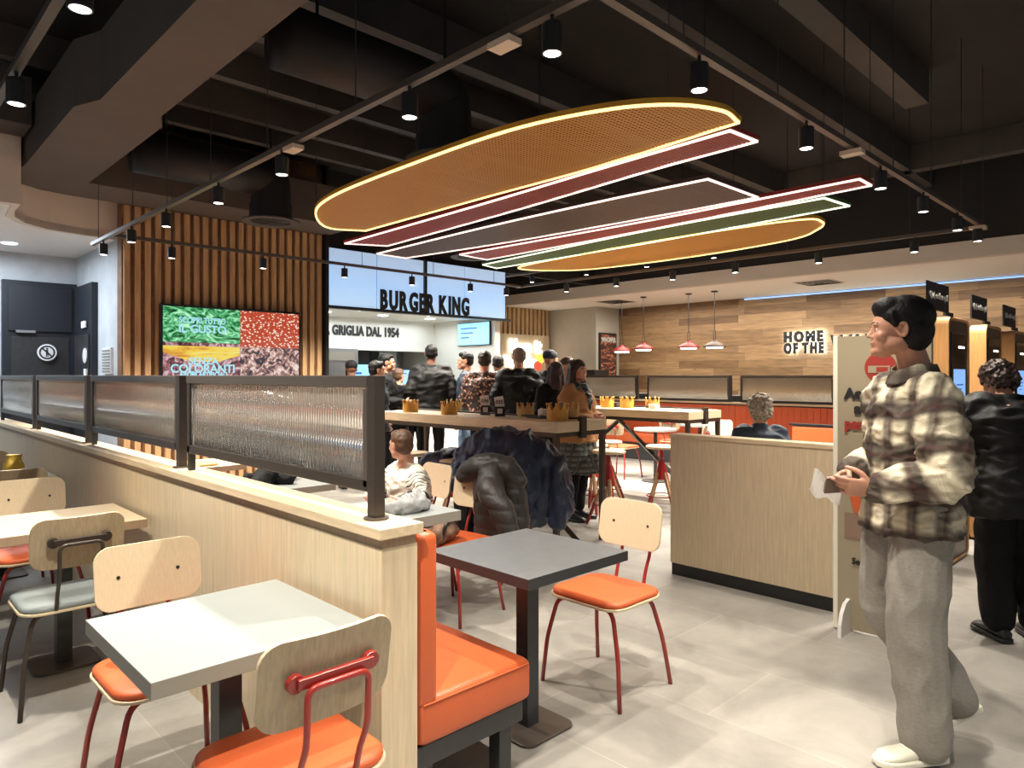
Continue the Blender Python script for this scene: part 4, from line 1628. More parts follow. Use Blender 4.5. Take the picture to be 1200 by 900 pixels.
def panel(name, label, pts, sharp, m, led, h=.012):
    poly = smoothpoly(pts, sharp)
    area_ = sum(poly[i][0] * poly[(i + 1) % len(poly)][1] - poly[(i + 1) % len(poly)][0] * poly[i][1] for i in range(len(poly)))
    if area_ < 0:
        poly = poly[::-1]
    t = thing(name, label, 'ceiling panel', (0, 0, 0), 0, 'glowing ceiling panels shaped like burger layers')
    obj('perforated_sheet', prism(NB(), poly, PZ, PZ + .003), m, t)
    n = len(poly)

    def offs(d):
        o = []
        for i in range(n):
            a, b, c = V(poly[i - 1]), V(poly[i]), V(poly[(i + 1) % n])
            t1, t2 = (b - a), (c - b)
            t1 = t1.normalized() if t1.length > 1e-6 else t2.normalized()
            t2 = t2.normalized() if t2.length > 1e-6 else t1
            nn = V((t1.y + t2.y, -t1.x - t2.x))
            if nn.length < .3:
                nn = V((t1.y, -t1.x))
            nn.normalize()
            k = 1 / max(.6, nn.dot(V((t1.y, -t1.x))))
            o.append(b + nn * d * k)
        return o
    o1, o2 = offs(.0), offs(.013)
    bm = NB()
    loft(bm, [[V((*p, PZ - .010)) for p in o1], [V((*p, PZ - .010)) for p in o2], [V((*p, PZ + .004)) for p in o2], [V((*p, PZ + .004)) for p in o1]][0:4], closed=True)
    obj('light_edge', bm, led, t)
    o3 = offs(.020)
    bm = NB()
    loft(bm, [[V((*p, PZ + .004)) for p in o1], [V((*p, PZ + .004)) for p in o3], [V((*p, PZ + h + .02)) for p in o3], [V((*p, PZ + h + .02)) for p in o1]], closed=True)
    obj('rim', bm, m if False else M['pan_rim_' + name[:1]], t)
    # hanging wires
    xs = sorted(poly, key=lambda q: q[1])
    for q in (xs[len(xs) // 6], xs[len(xs) // 2], xs[-len(xs) // 6]):
        obj('hanging_wire', tube(NB(), [(q[0], q[1], PZ + h), (q[0], q[1], 4.2)], .003, 5), M['wire'], t)


M['pan_rim_y'] = mat('ochre_rim', (.55, .30, .03), .4)
M['pan_rim_r'] = mat('red_rim', (.28, .03, .03), .4)
M['pan_rim_b'] = mat('brown_rim', (.06, .035, .03), .4)
M['pan_rim_g'] = mat('green_rim', (.05, .1, .03), .4)
panel('yellow_ceiling_panel', 'big domed ochre perforated ceiling panel like a bun top', [(3.05, 5.6), (3.45, 6.12), (3.8, 6.0), (3.78, 4.2), (3.78, 3.05), (3.70, 1.95), (3.47, 1.93), (3.2, 2.08), (3.0, 2.40), (2.86, 2.98), (2.84, 3.95), (2.88, 4.95)], (2, 5), M['pan_y'], M['led_y'])
panel('red_ceiling_panel', 'wider red perforated ceiling panel next to the ochre dome', [(4.02, 6.73), (4.42, 6.53), (4.27, 4.36), (4.12, 2.83), (4.08, 2.03), (3.80, 2.05), (3.85, 3.1), (3.93, 4.43)], (0, 1, 4, 5), M['pan_r'], M['led_w'])
panel('brown_ceiling_panel', 'dark brown perforated ceiling panel in the middle of the group', [(4.63, 7.03), (5.04, 7.05), (5.24, 5.39), (5.33, 3.87), (5.37, 2.66), (4.62, 2.67), (4.57, 3.65), (4.56, 5.15)], (0, 1, 4, 5), M['pan_b'], M['led_w'])
panel('red_ceiling_panel', 'narrow red perforated ceiling panel beside the green one', [(5.37, 6.39), (5.84, 6.44), (5.78, 4.02), (5.65, 1.89), (5.42, 1.89), (5.46, 3.76)], (0, 1, 3, 4), M['pan_r'], M['led_w'])
panel('green_ceiling_panel', 'narrow green perforated ceiling panel like a lettuce leaf', [(6.08, 6.77), (6.4, 6.86), (6.36, 4.41), (6.2, 2.25), (5.79, 2.29), (5.82, 4.0)], (0, 1, 3, 4), M['pan_g'], M['led_g'])
panel('yellow_ceiling_panel', 'long narrow ochre ceiling panel farthest from the camera', [(6.61, 6.65), (7.32, 6.17), (7.48, 4.66), (7.32, 3.31), (6.98, 2.83), (6.66, 2.66), (6.42, 2.81), (6.33, 3.95), (6.40, 5.4)], (), M['pan_y'], M['led_y'])

# ================================================================== DUCTS


def duct(name, label, x, y, z, zc, x0, x1):
    t = thing(name, label, 'air duct', (x, y, 0))
    obj('elbow', tube(NB(), [(x0 - x, 0, zc), (-.02 if x0 < x else .02, 0, zc), (0, 0, zc - .15), (0, 0, z)], .20, 24, .28), M['duct'], t, sm=True)
    obj('collar', lathe(NB(), [(.20, z + .17), (.215, z + .17), (.215, z + .02), (.20, z + .02)], (0, 0, 0), 28), M['duct'], t)
    obj('hanger_rod', tube(NB(), [(0, 0, zc), (0, 0, 4.3)], .012, 6), M['duct'], t)
    obj('hanger_rod', tube(NB(), [((x0 - x) * .8, 0, zc), ((x0 - x) * .8, 0, 4.3)], .012, 6), M['duct'], t)
    g = obj('diffuser_ring', lathe(NB(), [(.20, z + .02), (.29, z), (.29, z - .012), (.21, z - .012), (.19, z + .01)], (0, 0, 0), 32), M['beam'], t)
    bm = NB()
    box(bm, -.2, .2, -.008, .008, z - .005, z + .02)
    box(bm, -.008, .008, -.2, .2, z - .005, z + .02)
    obj('vane', bm, M['duct'], g)


duct('air_duct', 'black elbow duct in front of the slat wall', 3.25, 6.92, 3.10, 3.55, 1.95, 0)
duct('air_duct', 'black vertical duct behind the ochre dome panel', 3.25, 4.05, 3.10, 3.58, 1.95, 0)
duct('air_duct', 'black duct above the brown and red panels near the fascia', 6.15, 7.08, 3.10, 3.62, 6.5, 0)

# ================================================================== TRACK LIGHTS
TZ = 2.82


def track(name, label, a, b, z, hangs):
    t = thing(name, label, 'lighting track', (0, 0, 0))
    a, b = V((*a, z)), V((*b, z))
    d = (b - a).normalized()
    side = d.cross(V((0, 0, 1)))
    obj('rail', obox(NB(), (a + b) / 2, d, side, (0, 0, 1), (b - a).length / 2, .018, .016), M['rail'], t)
    for h in hangs:
        p = a + (b - a) * h
        obj('hanging_wire', tube(NB(), [p, p + V((0, 0, 4.25 - z))], .0035, 5), M['wire'], t)
    return t


track('lighting_track', 'long black lighting track running from upper middle down to the slat wall', (1.86, -3.0), (1.86, 7.95), TZ, (.45, .55, .64, .72, .8, .88, .98))
track('lighting_track', 'black lighting track from the top centre to the right', (1.86, 1.5), (7.4, 1.5), TZ, (.1, .25, .4, .55, .7, .85, .98))
track('lighting_track', 'thin black lighting track crossing before the slats and fascia', (1.86, 7.3), (7.3, 7.3), TZ, (.1, .3, .5, .7, .9))
track('lighting_track', 'black lighting track along the dining bulkhead', (7.3, 1.5), (7.3, 7.4), TZ, (.1, .3, .5, .7, .9))
track('lighting_track', 'black lighting track at the top left corner', (.56, -3.0), (.56, 4.6), TZ, (.6, .75, .95))
track('lighting_track', 'short high track close to the dining bulkhead', (7.85, 4.0), (7.85, 8.2), 3.12, (.1, .9))
for i, (x, y) in enumerate(((1.86, 3.68), (1.86, 1.95), (4.2, 1.5), (7.1, 1.5))):
    o = obj('power_feed', box(NB(), x - .035, x + .035, y - .06, y + .06, TZ - .05, TZ - .025), M['feedbox'])
    tag(o, ['beige power feed box on the long track, left of the ochre panel', 'beige power feed box on the long track near the top centre', 'beige power feed box on the right-hand track', 'beige power feed box at the far end of the right-hand track'][i], 'power box')

spot0 = thing('track_spotlight', '', 'spotlight', (0, 0, TZ), 0)
obj('lamp_body', lathe(NB(), [(.001, -.05), (.036, -.05), (.038, -.06), (.038, -.155), (.033, -.158), (.030, -.15), (.001, -.15)], (0, 0, 0), 20), M['black'], spot0)
obj('lens', lathe(NB(), [(.001, -.156), (.030, -.156), (.030, -.151), (.001, -.151)], (0, 0, 0), 20), M['lamp_on'], spot0)
obj('stem', lathe(NB(), [(.001, -.016), (.008, -.016), (.008, -.05), (.001, -.05)], (0, 0, 0), 8), M['black'], spot0)
ld = bpy.data.lights.new('spot_beam', 'SPOT')
ld.energy = SPOT_W
ld.spot_size = math.radians(100)
ld.spot_blend = .7
ld.shadow_soft_size = .028
ld.color = (1, .92, .80)
_first = True
spots = []
for y in (7.55, 6.67, 5.78, 4.75, 3.82, 2.57, 1.7, .5, -.8):
    spots.append((1.86, y, TZ, 'on the long track over the half wall'))
for x in (2.53, 3.57, 4.67, 5.55, 6.45, 7.1):
    spots.append((x, 1.5, TZ, 'on the right-hand track'))
for x in (2.4, 3.34, 4.34, 5.32, 6.31, 7.0):
    spots.append((x, 7.3, TZ, 'on the track before slats and fascia'))
for y in (6.4, 5.54, 4.69, 3.87, 2.94, 2.05):
    spots.append((7.3, y, TZ, 'on the track along the bulkhead'))
for y in (3.62, 2.54, 1.2, -.3):
    spots.append((.56, y, TZ, 'on the top left track'))
for y in (7.6, 6.5, 5.45, 4.45):
    spots.append((7.85, y, 3.12, 'on the short high track'))
ORD = ['first', 'second', 'third', 'fourth', 'fifth', 'sixth', 'seventh', 'eighth', 'ninth']
ld3 = ld.copy()
ld3.energy = SPOT_W * 1.5
ld2 = ld.copy()
ld2.energy = SPOT_W * 1.85
ld2.spot_size = math.radians(125)
cnt = {}
for x, y, z, wh in spots:
    k = cnt.get(wh, 0)
    cnt[wh] = k + 1
    end = 'from the far end' if x in (1.86, .56, 7.3, 7.85) and y != 7.3 and y != 1.5 else 'from the left'
    lb = 'black spotlight %s, %s %s' % (wh, ORD[k], end)
    if _first:
        s = spot0
        s.location = (x, y, z)
        s['label'] = lb
        s['group'] = 'spotlights ' + wh
        _first = False
    else:
        s = dup(spot0, (x, y, z), 0, lb, 'spotlights ' + wh)
    lo = bpy.data.objects.new('spot_beam', ld2 if x > 3 and (y > 2.5 or x > 7.2) else ld3 if x < 1 or (x < 2 and 2.6 < y < 7) else ld)
    COL.objects.link(lo)
    lo.location = (x, y, z - .17)

# ================================================================== PEOPLE


def lerp(a, b, t):
    return V(a) + (V(b) - V(a)) * t


def hand(bm, wrist, d, n, th, curl, s=1.0, spread=0, curls=None):
    """palm and five fingers; d = direction of the hand, n = way the palm faces, th = thumb side"""
    wrist, d = V(wrist), V(d).normalized()
    n = V(n)
    n = (n - d * n.dot(d)).normalized()
    t = V(th)
    t = (t - d * t.dot(d) - n * t.dot(n)).normalized()

    def ell(c, a, b, dd):
        return [c + t * a * math.cos(2 * PI * k / 12) + n * b * math.sin(2 * PI * k / 12) for k in range(12)]
    rings = []
    for x, a, b in ((-.03, .022, .017), (0, .026, .018), (.03, .036, .017), (.06, .041, .015), (.085, .040, .013), (.094, .034, .008)):
        rings.append(ell(wrist + d * x * s, a * s, b * s, 0))
    loft(bm, rings)
    for i in range(4):
        cu = (curls[i] if curls else curl)
        base = wrist + (d * (.080 - .004 * abs(i - 1.2)) + t * (.030 - i * .0205)) * s
        L_ = (.070, .078, .073, .058)[i] * s
        dd = (d + t * spread * (1.5 - i) * .12).normalized()
        pts = [base]
        r0 = (.0088, .009, .0086, .0076)[i] * s
        ang = 0
        for k, f in enumerate((.45, .31, .24)):
            ang += cu * (.7, .75, .45)[k]
            pts.append(pts[-1] + (dd * math.cos(ang) + n * math.sin(ang)) * L_ * f)
        limb(bm, pts, [r0, r0 * .97, r0 * .9, r0 * .78], 8, 2)
    b0 = wrist + (d * .022 + t * .022 + n * .004) * s
    p1 = b0 + (d * .62 + t * .62 + n * .35).normalized() * .042 * s
    p2 = p1 + (d * .85 + t * .25 + n * (.35 + .4 * curl)).normalized() * .032 * s
    p3 = p2 + (d * .85 - t * .1 + n * (.3 + .6 * curl)).normalized() * .025 * s
    limb(bm, [b0, p1, p2, p3], [.014 * s, .0115 * s, .010 * s, .0085 * s], 8, 2)


def head(bm, C, Rm, s=1.0, fem=False, open_mouth=False, detail=True):
    """head centre C (between the ears), Rm rotation; +y is the face direction"""
    def B(c, rx, ry, rz, rot=None):
        ball(bm, C + Rm @ (V(c) * s), rx * s, ry * s, rz * s, Rm @ rot if rot else Rm, 20, 14)
    B((0, -.016, .030), .075, .094, .086)                 # skull
    B((0, .022, .018), .066, .068, .075)                  # forehead
    B((0, .030, -.035), .056, .060, .062)                 # face
    B((0, .052, -.076), .034 if not fem else .030, .036, .032)   # chin
    B((.040, .010, -.052), .022, .045, .034)
    B((-.040, .010, -.052), .022, .045, .034)
    if detail:
        B((.034, .058, -.022), .024, .026, .024)          # cheeks
        B((-.034, .058, -.022), .024, .026, .024)
        B((.026, .080, .022), .022, .012, .008)           # brow
        B((-.026, .080, .022), .022, .012, .008)
        limb(bm, [C + Rm @ (V(p) * s) for p in ((0, .082, .014), (0, .092, -.006), (0, .101, -.022))], [.0075 * s, .0085 * s, .0105 * s], 10, 2)
        B((.010, .090, -.026), .007, .008, .006)
        B((-.010, .090, -.026), .007, .008, .006)
        o = .004 if open_mouth else 0
        B((0, .089, -.048 + o), .021, .009, .0065)        # lips
        B((0, .085, -.060 - o), .018, .010, .0070)
        B((0, .082, -.084 - o), .018, .014, .016)         # chin point
    for sx in (-1, 1):
        B((sx * .074, -.006, -.004), .008, .019, .030, Matrix.Rotation(sx * .25, 3, 'Z') @ Matrix.Rotation(-.15, 3, 'X'))
        if detail:
            limb(bm, [C + Rm @ (V((sx * .081, -.006 + .017 * math.cos(a), -.002 + .029 * math.sin(a))) * s) for a in (-1.9, -1.0, -.1, .9, 1.8, 2.7)][::-1] if False else
                 [C + Rm @ (V((sx * .083, -.008 - .018 * math.cos(a), .0 + .028 * math.sin(a))) * s) for a in (2.6, 1.7, .8, 0, -.8, -1.5)], [.0035 * s] * 6, 6, 2)


def hair_cap(C, Rm, s, style, vox, seed=0):
    bm = NB()

    def B(c, rx, ry, rz):
        ball(bm, C + Rm @ (V(c) * s), rx * s, ry * s, rz * s, Rm, 22, 16)
    if style == 'short':
        B((0, -.024, .048), .083, .098, .084)
        B((0, -.050, .005), .080, .066, .075)
        B((0, .030, .088), .060, .052, .036)
    elif style == 'full':      # thick straight, swept forward
        B((0, -.026, .052), .087, .106, .086)
        B((0, -.054, .000), .083, .072, .090)
        B((0, .030, .088), .068, .062, .044)
        B((.0, .054, .080), .056, .036, .030)
        for sx in (-1, 1):
            limb(bm, [C + Rm @ (V(p) * s) for p in ((sx * .070, .030, .055), (sx * .078, .020, .030), (sx * .079, .018, .010))], [.020 * s, .012 * s, .006 * s], 8, 3)
    elif style == 'crop':
        B((0, -.022, .044), .079, .094, .078)
        B((0, -.050, .005), .075, .062, .066)
    elif style == 'curly':
        B((0, -.020, .045), .098, .108, .092)
        B((0, -.055, -.01), .092, .075, .082)
    elif style == 'long':
        B((0, -.022, .048), .088, .102, .086)
        B((0, -.058, -.01), .090, .066, .10)
        for x, y, l in ((-.075, -.01, .26), (.075, -.01, .26), (-.05, -.06, .30), (.05, -.06, .30), (0, -.075, .32)):
            limb(bm, [C + Rm @ (V(p) * s) for p in ((x, y, .03), (x * 1.15, y - .01, -.08), (x * 1.35, y - .015, -.03 - l * .55), (x * 1.2, y - .01, -.03 - l))], [.036 * s, .042 * s, .044 * s, .022 * s], 10, 3)
    elif style == 'bun':
        B((0, -.024, .046), .084, .098, .082)
        B((0, -.055, .0), .080, .062, .080)
        B((0, -.02, .15), .036, .036, .03)
    elif style == 'cap':
        B((0, -.02, .055), .086, .100, .078)
        B((0, .085, .045), .060, .05, .010)
    me = remesh(bm, vox, 3)
    A = {'curly': .017, 'short': .004, 'full': .0016, 'crop': .003, 'long': .010, 'bun': .003, 'cap': .0015}[style]
    F_ = {'curly': 38, 'long': 16}.get(style, 45)
    folds(me, A * s, (F_, F_, F_ * (.5 if style == 'long' else 1)), seed)
    return me


def segd(p, a, b):
    ab = b - a
    t = max(0, min(1, (p - a).dot(ab) / max(1e-9, ab.length_squared)))
    return (p - (a + ab * t)).length, t


def person(name, label, loc, rz, H, J=None, skin='skin', hair='hairblack', style='short', top='blackcloth', legs='blackcloth', shoes='black', wid=1.0, vox=.012,
           head_yaw=0, head_pitch=0, baggy=1.0, coat=0, puff=1.0, seated=False, arms='down', fem=False, hands=None, detail=True, fold=1.0, extra=None, hs=1.0, skirt=None, collar=True, group=None):
    s = H / 1.75
    t = thing(name, label, 'person', loc, rz, group)
    j = dict(head=(0, .015, 1.625), neck=(0, -.01, 1.47), shL=(-.175, -.01, 1.405), shR=(.175, -.01, 1.405), elL=(-.235, -.04, 1.12), elR=(.235, -.04, 1.12), wrL=(-.235, .05, .87), wrR=(.235, .05, .87),
             hipL=(-.09, 0, .92), hipR=(.09, 0, .92), knL=(-.095, .02, .49), knR=(.095, .02, .49), anL=(-.10, -.03, .09), anR=(.10, -.03, .09), tdL=(-.15, 1, 0), tdR=(.15, 1, 0), pelvis=(0, 0, .95))
    if arms == 'front':
        j.update(elL=(-.25, .0, 1.13), elR=(.25, .0, 1.13), wrL=(-.10, .24, 1.12), wrR=(.10, .24, 1.12))
    if arms == 'pockets':
        j.update(elL=(-.27, -.10, 1.14), elR=(.27, -.10, 1.14), wrL=(-.18, .07, .95), wrR=(.18, .07, .95))
    if seated:
        dz = -.43
        for k in ('head', 'neck', 'shL', 'shR', 'elL', 'elR', 'wrL', 'wrR', 'hipL', 'hipR', 'pelvis'):
            a = j[k]
            j[k] = (a[0], a[1], a[2] + dz)
        j.update(knL=(-.11, .42, .50), knR=(.11, .42, .50), anL=(-.11, .40, .09), anR=(.11, .40, .09))
    if J:
        j.update(J)
    for k in j:
        if not k.startswith('td'):
            j[k] = V(j[k]) * s
        else:
            j[k] = V(j[k]).normalized()
    w_ = wid * s
    Rm = Matrix.Rotation(head_yaw, 3, 'Z') @ Matrix.Rotation(head_pitch, 3, 'X')
    hsz = s * hs * (.95 if fem else 1)
    C = j['head']
    shm = (j['shL'] + j['shR']) / 2
    lat_s = (j['shR'] - j['shL']).normalized()
    lat_h = (j['hipR'] - j['hipL']).normalized()
    pel, nk = j['pelvis'], j['neck']

    def torso_rings(pads, z_extra=0, rmin=0):
        R = []
        for f, a, b in pads:
            c = lerp(pel, shm, f) if f <= 1 else lerp(shm, nk, f - 1)
            la = (lat_h * (1 - min(1, max(0, f))) + lat_s * min(1, max(0, f))).normalized()
            up = (shm - pel).normalized()
            fr = up.cross(la).normalized()
            ring = []
            for k in range(20):
                th = 2 * PI * k / 20
                cs, sn = math.cos(th), math.sin(th)
                ex = .82
                ring.append(c + la * a * w_ * math.copysign(abs(cs) ** ex, cs) + fr * b * w_ * math.copysign(abs(sn) ** ex, sn))
            R.append(ring)
        return R
    # ---- body, one continuous skin
    bm = NB()
    head(bm, C, Rm, hsz, fem, detail=detail)
    limb(bm, [C + Rm @ V((0, -.02, -.03)) * hsz, lerp(C, nk, .65) + V((0, -.012, 0)) * s, nk + V((0, -.005, -.03)) * s], [.056 * hsz * (.85 if fem else 1), .054 * hsz * (.85 if fem else 1), .068 * hsz], 14, 4)
    loft(bm, torso_rings(((-.12, .13, .09), (0, .145, .10), (.35, .125, .085), (.7, .15, .095), (.95, .15, .08), (1.25, .09, .07), (1.7, .05, .05))))
    for sd in 'LR':
        limb(bm, [lerp(j['sh' + sd], shm, .12), j['el' + sd], j['wr' + sd]], [.048 * s, .036 * s, .025 * s], 12, 4)
        limb(bm, [j['hip' + sd], j['kn' + sd], j['an' + sd]], [.072 * s, .05 * s, .035 * s], 12, 4)
        h = (hands or {}).get(sd)
        wr, el = j['wr' + sd], j['el' + sd]
        sg = -1 if sd == 'L' else 1
        if h:
            hand(bm, wr, h[0], h[1], h[2], h[3], s * (1.0 if not fem else .92), curls=h[4] if len(h) > 4 else None)
        else:
            d = (wr - el).normalized()
            hand(bm, wr, d, (-sg, .2, 0), (0, 1, .2), .35, s * (1.0 if not fem else .92))
    body = obj('body', remesh(bm, min(vox, .0045 if detail == 2 else .007), 3 if detail != 2 else 5, .5), M[skin], t)
    # ---- eyes and brows
    if detail:
        for sx in (-1, 1):
            e = obj('eye', ball(NB(), C + Rm @ V((sx * .029, .069, .003)) * hsz, .0125 * hsz, u=12, v=8), M['eyewhite'], t, sm=True)
            bm = NB()
            ball(bm, C + Rm @ V((sx * .029, .0775, .003)) * hsz, .0056 * hsz, u=10, v=6)
            obj('iris', bm, M['ink'], e, sm=True)
            bm = NB()
            limb(bm, [C + Rm @ V(p) * hsz for p in ((sx * .014, .0885, .025), (sx * .030, .0865, .030), (sx * .045, .074, .026))], [.0022 * hsz, .0030 * hsz, .0015 * hsz], 6, 3)
            obj('eyebrow', bm, M[hair] if 'cap' not in style else M['hairblack'], t, sm=True)
    obj('hair' if style != 'cap' else 'cap', hair_cap(C, Rm, hsz, style, min(vox, .006), len(label)), M[hair], t)
    # ---- top
    bm = NB()
    p = .016 * puff
    lo = -.16 - coat / .45
    rings = []
    if coat > .1:
        rings.append((lo, .185 + p, .14 + p))
    rings += [(-.20, .186 + p, .142 + p), (-.10, .182 + p, .138 + p), (.02, .174 + p, .132 + p), (.30, .152 + p, .118 + p), (.62, .165 + p, .122 + p), (.85, .172 + p, .112 + p), (1.0, .150 + p, .092 + p), (1.35, .100, .075), (1.75, .070, .066)]
    if fem:
        rings = [(f, a * .92, b * .95) for f, a, b in rings]
    loft(bm, torso_rings(rings))
    for sd in 'LR':
        el, wr = j['el' + sd], j['wr' + sd]
        limb(bm, [lerp(j['sh' + sd], shm, .35), lerp(j['sh' + sd], shm, .03), lerp(j['sh' + sd], el, .5), el, lerp(el, wr, .5), lerp(el, wr, .93)],
             [(.064 + p) * s, (.060 + p) * s, (.052 + p) * s * baggy ** .5, (.046 + p) * s * baggy ** .5, (.040 + p) * s * baggy ** .5, (.031 + p * .8) * s * baggy ** .5], 14, 4)
    if collar:
        rg = []
        for zz, r0 in ((-.035, .078), (.0, .074), (.03, .070)):
            rg.append([nk + V((math.cos(2 * PI * k / 20) * r0, math.sin(2 * PI * k / 20) * r0 * .95 - .005, zz)) * s for k in range(20)])
        loft(bm, rg)
    tm = remesh(bm, vox * (.6 if detail == 2 else 1), 2 if detail == 2 else 5)
    folds(tm, .014 * fold * s, (7 / s, 7 / s, 13 / s), len(label), True)
    if detail == 2:
        folds(tm, .006 * s, (19, 19, 30), 5, True)
    at = tm.attributes.new('pc', 'FLOAT_VECTOR', 'POINT')
    for i, v in enumerate(tm.vertices):
        best = None
        dt, _ = segd(v.co, pel, shm)
        bx = (dt - .10 * w_, v.co.x + v.co.y, v.co.z, v.co.z - (pel.z + (shm.z - pel.z) * .62))
        best = bx
        for sd in 'LR':
            a, b, c = j['sh' + sd], j['el' + sd], j['wr' + sd]
            d1, t1 = segd(v.co, a, b)
            d2, t2 = segd(v.co, b, c)
            dm = min(d1, d2) - .02 * s
            if dm < best[0]:
                w1, w2 = 1 / (d1 + .002) ** 5, 1 / (d2 + .002) ** 5
                k = w2 / (w1 + w2)
                c0_ = (1 - k) * (v.co.x + v.co.y) + k * (b.x + b.y - (v.co.z - b.z) * .85 + (v.co.x - b.x) * .3)
                c1_ = a.z - (1 - k) * t1 * (b - a).length - k * ((b - a).length + t2 * (c - b).length)
                best = (dm, c0_, c1_, (.05 - t1) if k < .5 else -1)
        at.data[i].vector = (best[1], best[2], best[3])
    tname = 'coat' if coat > .1 or puff > 1.4 else ('shirt' if top in ('plaid', 'floral', 'stripe') else 'jacket')
    obj(tname, tm, M[top], t)
    # ---- legs
    bm = NB()
    loft(bm, torso_rings(((-.26, .14, .10), (-.14, .165, .122), (-.02, .150, .112))))
    for sd in 'LR':
        hp, kn, an = j['hip' + sd], j['kn' + sd], j['an' + sd]
        limb(bm, [hp + V((0, 0, .02)), lerp(hp, kn, .45), kn, lerp(kn, an, .5), lerp(kn, an, 1.0 if baggy > 1.5 else .93)], [.086 * s * baggy ** .35, .084 * s * baggy ** .6, .066 * s * baggy, .060 * s * baggy ** 1.1, .052 * s * baggy ** 1.25], 14, 4)
    lm = remesh(bm, vox * (.7 if detail == 2 else 1), 4)
    folds(lm, .010 * fold * s, (8 / s, 8 / s, 6 / s), len(label) + 3, True)
    if skirt:
        obj('leggings', lm, M[legs], t)
        bm = NB()
        loft(bm, torso_rings(((-.95, .21, .19), (-.6, .195, .17), (-.1, .17, .13), (.1, .15, .11))))
        km = remesh(bm, .010, 3)
        folds(km, .02, (14, 14, 2), 4)
        at = km.attributes.new('pc', 'FLOAT_VECTOR', 'POINT')
        for i, v in enumerate(km.vertices):
            at.data[i].vector = (v.co.x + v.co.y, v.co.z, 0)
        obj('skirt', km, M[skirt], t)
    else:
        obj('trousers', lm, M[legs], t)
    # ---- shoes
    for sd in 'LR':
        an, td = j['an' + sd], j['td' + sd]
        sv = td.cross(V((0, 0, 1))).normalized()
        up = sv.cross(td).normalized()
        rings, srings = [], []
        base = an - up * .085 * s
        for x, hw_, hh in ((-.075, .018, .030), (-.068, .030, .062), (-.03, .036, .085), (.03, .038, .078), (.08, .042, .055), (.13, .047, .045), (.17, .042, .038), (.192, .026, .026), (.20, .010, .018)):
            c = base + td * x * s
            rings.append([c + sv * hw_ * s * math.cos(2 * PI * k / 14) + up * (.012 + hh / 2 + hh / 2 * math.sin(2 * PI * k / 14)) * s for k in range(14)])
            srings.append([c + sv * (hw_ + .007) * s * q + up * z * s for q, z in ((-1, .002), (1, .002), (1, .026), (-1, .026))])
        sh = obj('shoe', loft(NB(), rings), M[shoes], t, sm=True)
        srings[0] = [p - td * .006 * s for p in srings[0]]
        srings[-1] = [p + td * .008 * s for p in srings[-1]]
        so = obj('sole', loft(NB(), srings), M[shoes if shoes == 'whiteshoe' else 'black'], sh, .006)
        if detail == 2:
            for k in range(4):
                x = .04 + k * .018
                c = base + td * x * s + up * (.088 - k * .008) * s
                obj('lace', tube(NB(), [c - sv * .022 * s - up * .008 * s, c + up * .004 * s, c + sv * .022 * s - up * .008 * s], .0028, 6, .01), M['paper'], sh, sm=True)
    if extra:
        extra(t, j, s, Rm, C)
    return t


# ---- the standing man in plaid
def man_extra(t, j, s, Rm, C):
    nk = j['neck']
    # turned-down collar
    bm = NB()
    rg = []
    for r0, r1, z0, z1 in ((.074, .072, .045, .055), (.080, .078, .050, .058), (.105, .100, -.012, .0), (.100, .095, -.016, -.004)):
        rg.append([nk + V((math.cos(a) * r0, math.sin(a) * r1 + .004, z0 + (.0 if math.sin(a) < .4 else -.022 * (math.sin(a) - .4) / .6) - .02)) * s for a in [2 * PI * k / 28 for k in range(28)]])
    loft(bm, rg, closed=True)
    cm = remesh(bm, .005, 2)
    at = cm.attributes.new('pc', 'FLOAT_VECTOR', 'POINT')
    for i, v in enumerate(cm.vertices):
        at.data[i].vector = (v.co.x + v.co.y + .06, v.co.z * .4 + .62, 0)
    obj('collar', cm, M['plaid'], t)
    # cuffs
    for sd in 'LR':
        a, b = lerp(j['el' + sd], j['wr' + sd], .80), lerp(j['el' + sd], j['wr' + sd], .97)
        bm = NB()
        limb(bm, [a, b], [.047 * s, .043 * s], 18, 3)
        cm = remesh(bm, .005, 2)
        at = cm.attributes.new('pc', 'FLOAT_VECTOR', 'POINT')
        for i, v in enumerate(cm.vertices):
            at.data[i].vector = (v.co.z * 1.2, (v.co - a).length * .5 + .02, 0)
        obj('cuff', cm, M['plaid'], t)


tz = 1.0
MX, MY = 3.09, .90
person('standing_person', 'person in brown plaid shirt and grey sweatpants standing at right, looking left', (MX, MY, 0), math.atan2(.716, .698), 1.80,
       J=dict(head=(-.01, .035, 1.635), neck=(-.005, -.035, 1.475), shL=(-.175, -.020, 1.380), shR=(.155, .0, 1.385), elL=(-.275, .012, 1.095), elR=(.205, -.04, 1.11), wrL=(-.140, .195, 1.035), wrR=(.06, .195, 1.065),
              pelvis=(0, -.02, .94), hipL=(-.085, -.02, .92), hipR=(.085, .0, .92), knL=(-.095, .015, .50), knR=(.09, .025, .54), anL=(-.10, -.02, .088), anR=(.085, -.245, .165), tdL=(-.12, 1, 0), tdR=(0, 1, -.38)),
       skin='skin', hair='hairblack', style='full', top='plaid', legs='sweat', shoes='whiteshoe', vox=.011, detail=2, baggy=1.55, puff=1.3, fold=.8, head_yaw=-.38, collar=False, extra=man_extra, wid=.97,
       hands={'L': ((.15, .97, .08), (.9, -.1, .45), (-.2, .1, 1), .35, (.25, .4, .55, .7)), 'R': ((-.45, .85, -.25), (-.75, -.2, -.55), (.1, .3, 1), .8)})
# what he holds: a wallet and a white napkin
rot = math.atan2(.716, .698)
Rz = Matrix.Rotation(rot, 4, 'Z')


def held(name, label, cat, bm, m, sub=None):
    bmesh.ops.transform(bm, matrix=Matrix.Translation((MX, MY, 0)) @ Rz, verts=bm.verts)
    o = obj(name, bm, m, None, .002)
    return tag(o, label, cat)


